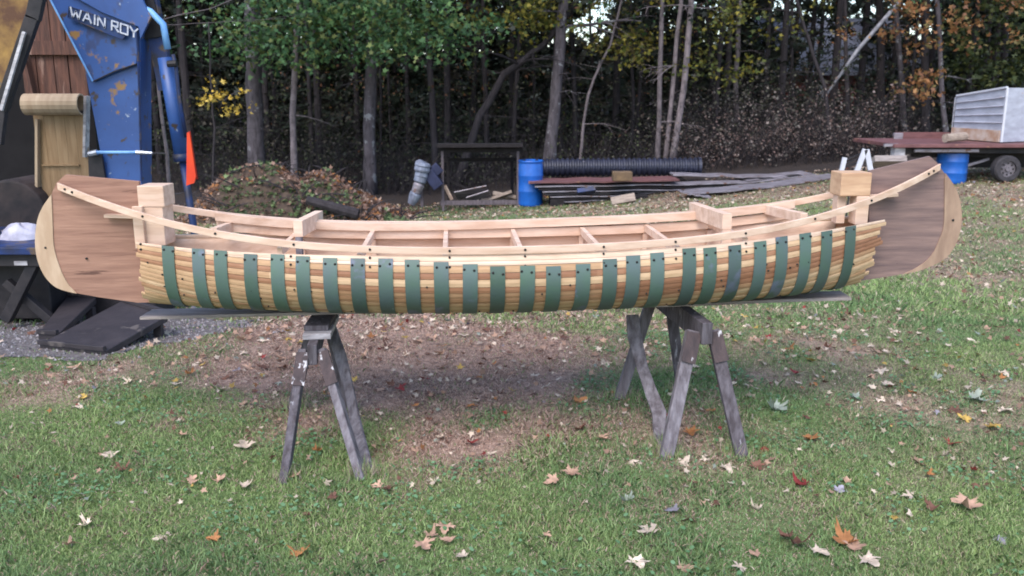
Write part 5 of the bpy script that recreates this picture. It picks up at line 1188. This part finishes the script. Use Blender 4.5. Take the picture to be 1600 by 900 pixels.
# understory thicket
def thicket(name, x0, x1, y0, y1, n, hmax, nleaf, pal, label, tw=M_barkd, lsize=.06, cat='brush'):
    mb_ = MB(); ends = []
    for _ in range(n):
        x, y = random.uniform(x0, x1), random.uniform(y0, y1); g = tz(x, y); h = hmax * random.uniform(.3, 1)
        d = Vector((random.gauss(0, .35), random.gauss(0, .3), 1)); p = Vector((x, y, g)); pts_ = [p]
        for k in range(5): d = (d + Vector((random.gauss(0, .22), random.gauss(0, .2), -.06))).normalized(); pts_.append(pts_[-1] + d * h / 5)
        mb_.tube(pts_, [.010, .008, .007, .006, .004, .002], 3, cap=False); ends += [tuple(q) for q in pts_[1:]]
    o = mb_.build(name, tw, None, loc=((x0 + x1) / 2, (y0 + y1) / 2, tz((x0 + x1) / 2, y0))); tag(o, label, cat, kind='stuff')
    C = clumps(ends, nleaf, (.09, .09, .07)); V, c = cloud(C, RNG.uniform(.6, 1.2, len(C)) * lsize, pal)
    lv = npmesh('dry_leaves', V, 10, M_leafc, c, parent=o); lv['kind'] = 'stuff'
DRY = [(.17, .11, .095), (.20, .145, .125), (.14, .095, .085), (.25, .20, .18), (.17, .15, .13)]; GD = [(.05, .06, .035), (.09, .08, .055), (.14, .13, .10), (.035, .04, .025), (.10, .12, .05)]
xw = lambda px, y: W(px, 250, y).x
thicket('brush', xw(1070, B), xw(1400, B), B - 1.0, B + 1.8, 650, 2.1, 4200, DRY, 'dense tangle of brown bare brush with dry leaves right of the pipe', lsize=.075)
thicket('brush', xw(1060, B), xw(1300, B), B + 1.5, B + 3.0, 300, 3.0, 2600, [(.14, .13, .11), (.20, .17, .14), (.09, .09, .06)], 'greyish leafy brush rising behind the brown tangle', lsize=.09)
thicket('brush', xw(600, B), xw(1060, B), B - .3, B + 3, 650, 1.7, 2600, GD, 'dark low brush behind the rack and the pipe')
thicket('brush', xw(230, B), xw(640, B), B - .2, B + 3, 550, 1.7, 2000, GD, 'dark low brush behind the leaf mound')
thicket('brush', xw(1380, B), xw(1750, B), B + 2, B + 6, 450, 2.2, 2200, GD + DRY[:2], 'dark brush behind the trailer')
thicket('brush', xw(-80, B), xw(1750, B), B + 6, B + 12, 900, 3.2, 6000, G_D + GD[:2], 'deep shaded undergrowth far back in the wood', lsize=.12)
thicket('undergrowth', xw(150, B), xw(1480, B), B + 2, B + 6.5, 420, 4.6, 6500, [(.055, .055, .035), (.08, .07, .05), (.035, .04, .025), (.10, .085, .065), (.06, .075, .03)], 'tall thin saplings with dull sparse leaves filling the space between trunks', lsize=.11)
# far wood mass
n = 80000; y = B + 9 + 16 * RNG.random(n); x = RNG.uniform(-.78, .78, n) * y; g = TZ(x, y); z = g + 11 * RNG.random(n) ** .85
u = x / y * F + 800; v_ = fbm(x, z, .5, 60, 3)
hole = ((u > 860) & (u < 1130) & (z > 3.4) & (v_ > .60)) | ((u > 1190) & (u < 1440) & (z > .3) & (y < HY + 8) & (v_ > .50)) | ((u > 1190) & (u < 1460) & (z > 3.8) & (v_ > .60))
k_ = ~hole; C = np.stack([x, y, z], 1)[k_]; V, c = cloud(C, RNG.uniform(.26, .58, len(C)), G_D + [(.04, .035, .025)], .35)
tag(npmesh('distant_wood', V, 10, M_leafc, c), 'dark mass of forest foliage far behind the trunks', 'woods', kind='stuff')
# wood floor hill closing the view far behind
hx = np.linspace(-260, 260, 60); vs = []
for x in hx:
    top = tz(x, 75) + 4.2 + 1.2 * float(fbm(x, 0, .05, 4)); vs += [(x, 62, tz(x, 62) - 1), (x, 72, top * .75), (x, 90, top)]
fs = [(i * 3 + k, (i + 1) * 3 + k, (i + 1) * 3 + k + 1, i * 3 + k + 1) for i in range(59) for k in range(2)]
tag(MB().add(vs, fs).build('hill', mat('wooded_hill', (.035, .04, .025), (.02, .022, .016), ns=1.2, rough=1, bump=1.0), None, smooth=True), kind='structure')

# labels shared by several look-alikes: say which one, counting from the left as seen
ORD = 'leftmost second third fourth fifth sixth seventh eighth ninth tenth eleventh twelfth thirteenth fourteenth fifteenth sixteenth'.split()
by = {}
for o in list(COL.objects):
    if o.parent is None and o.get('label') and o.get('group'): by.setdefault(o['label'], []).append(o)
for lab, os_ in by.items():
    if 1 < len(os_) <= 16:
        os_.sort(key=lambda o: o.location.x / max(o.location.y, .1))
        for i, o in enumerate(os_): o['label'] = (f'leftmost {lab}' if i == 0 else f'{lab}, {ORD[i]} from left')
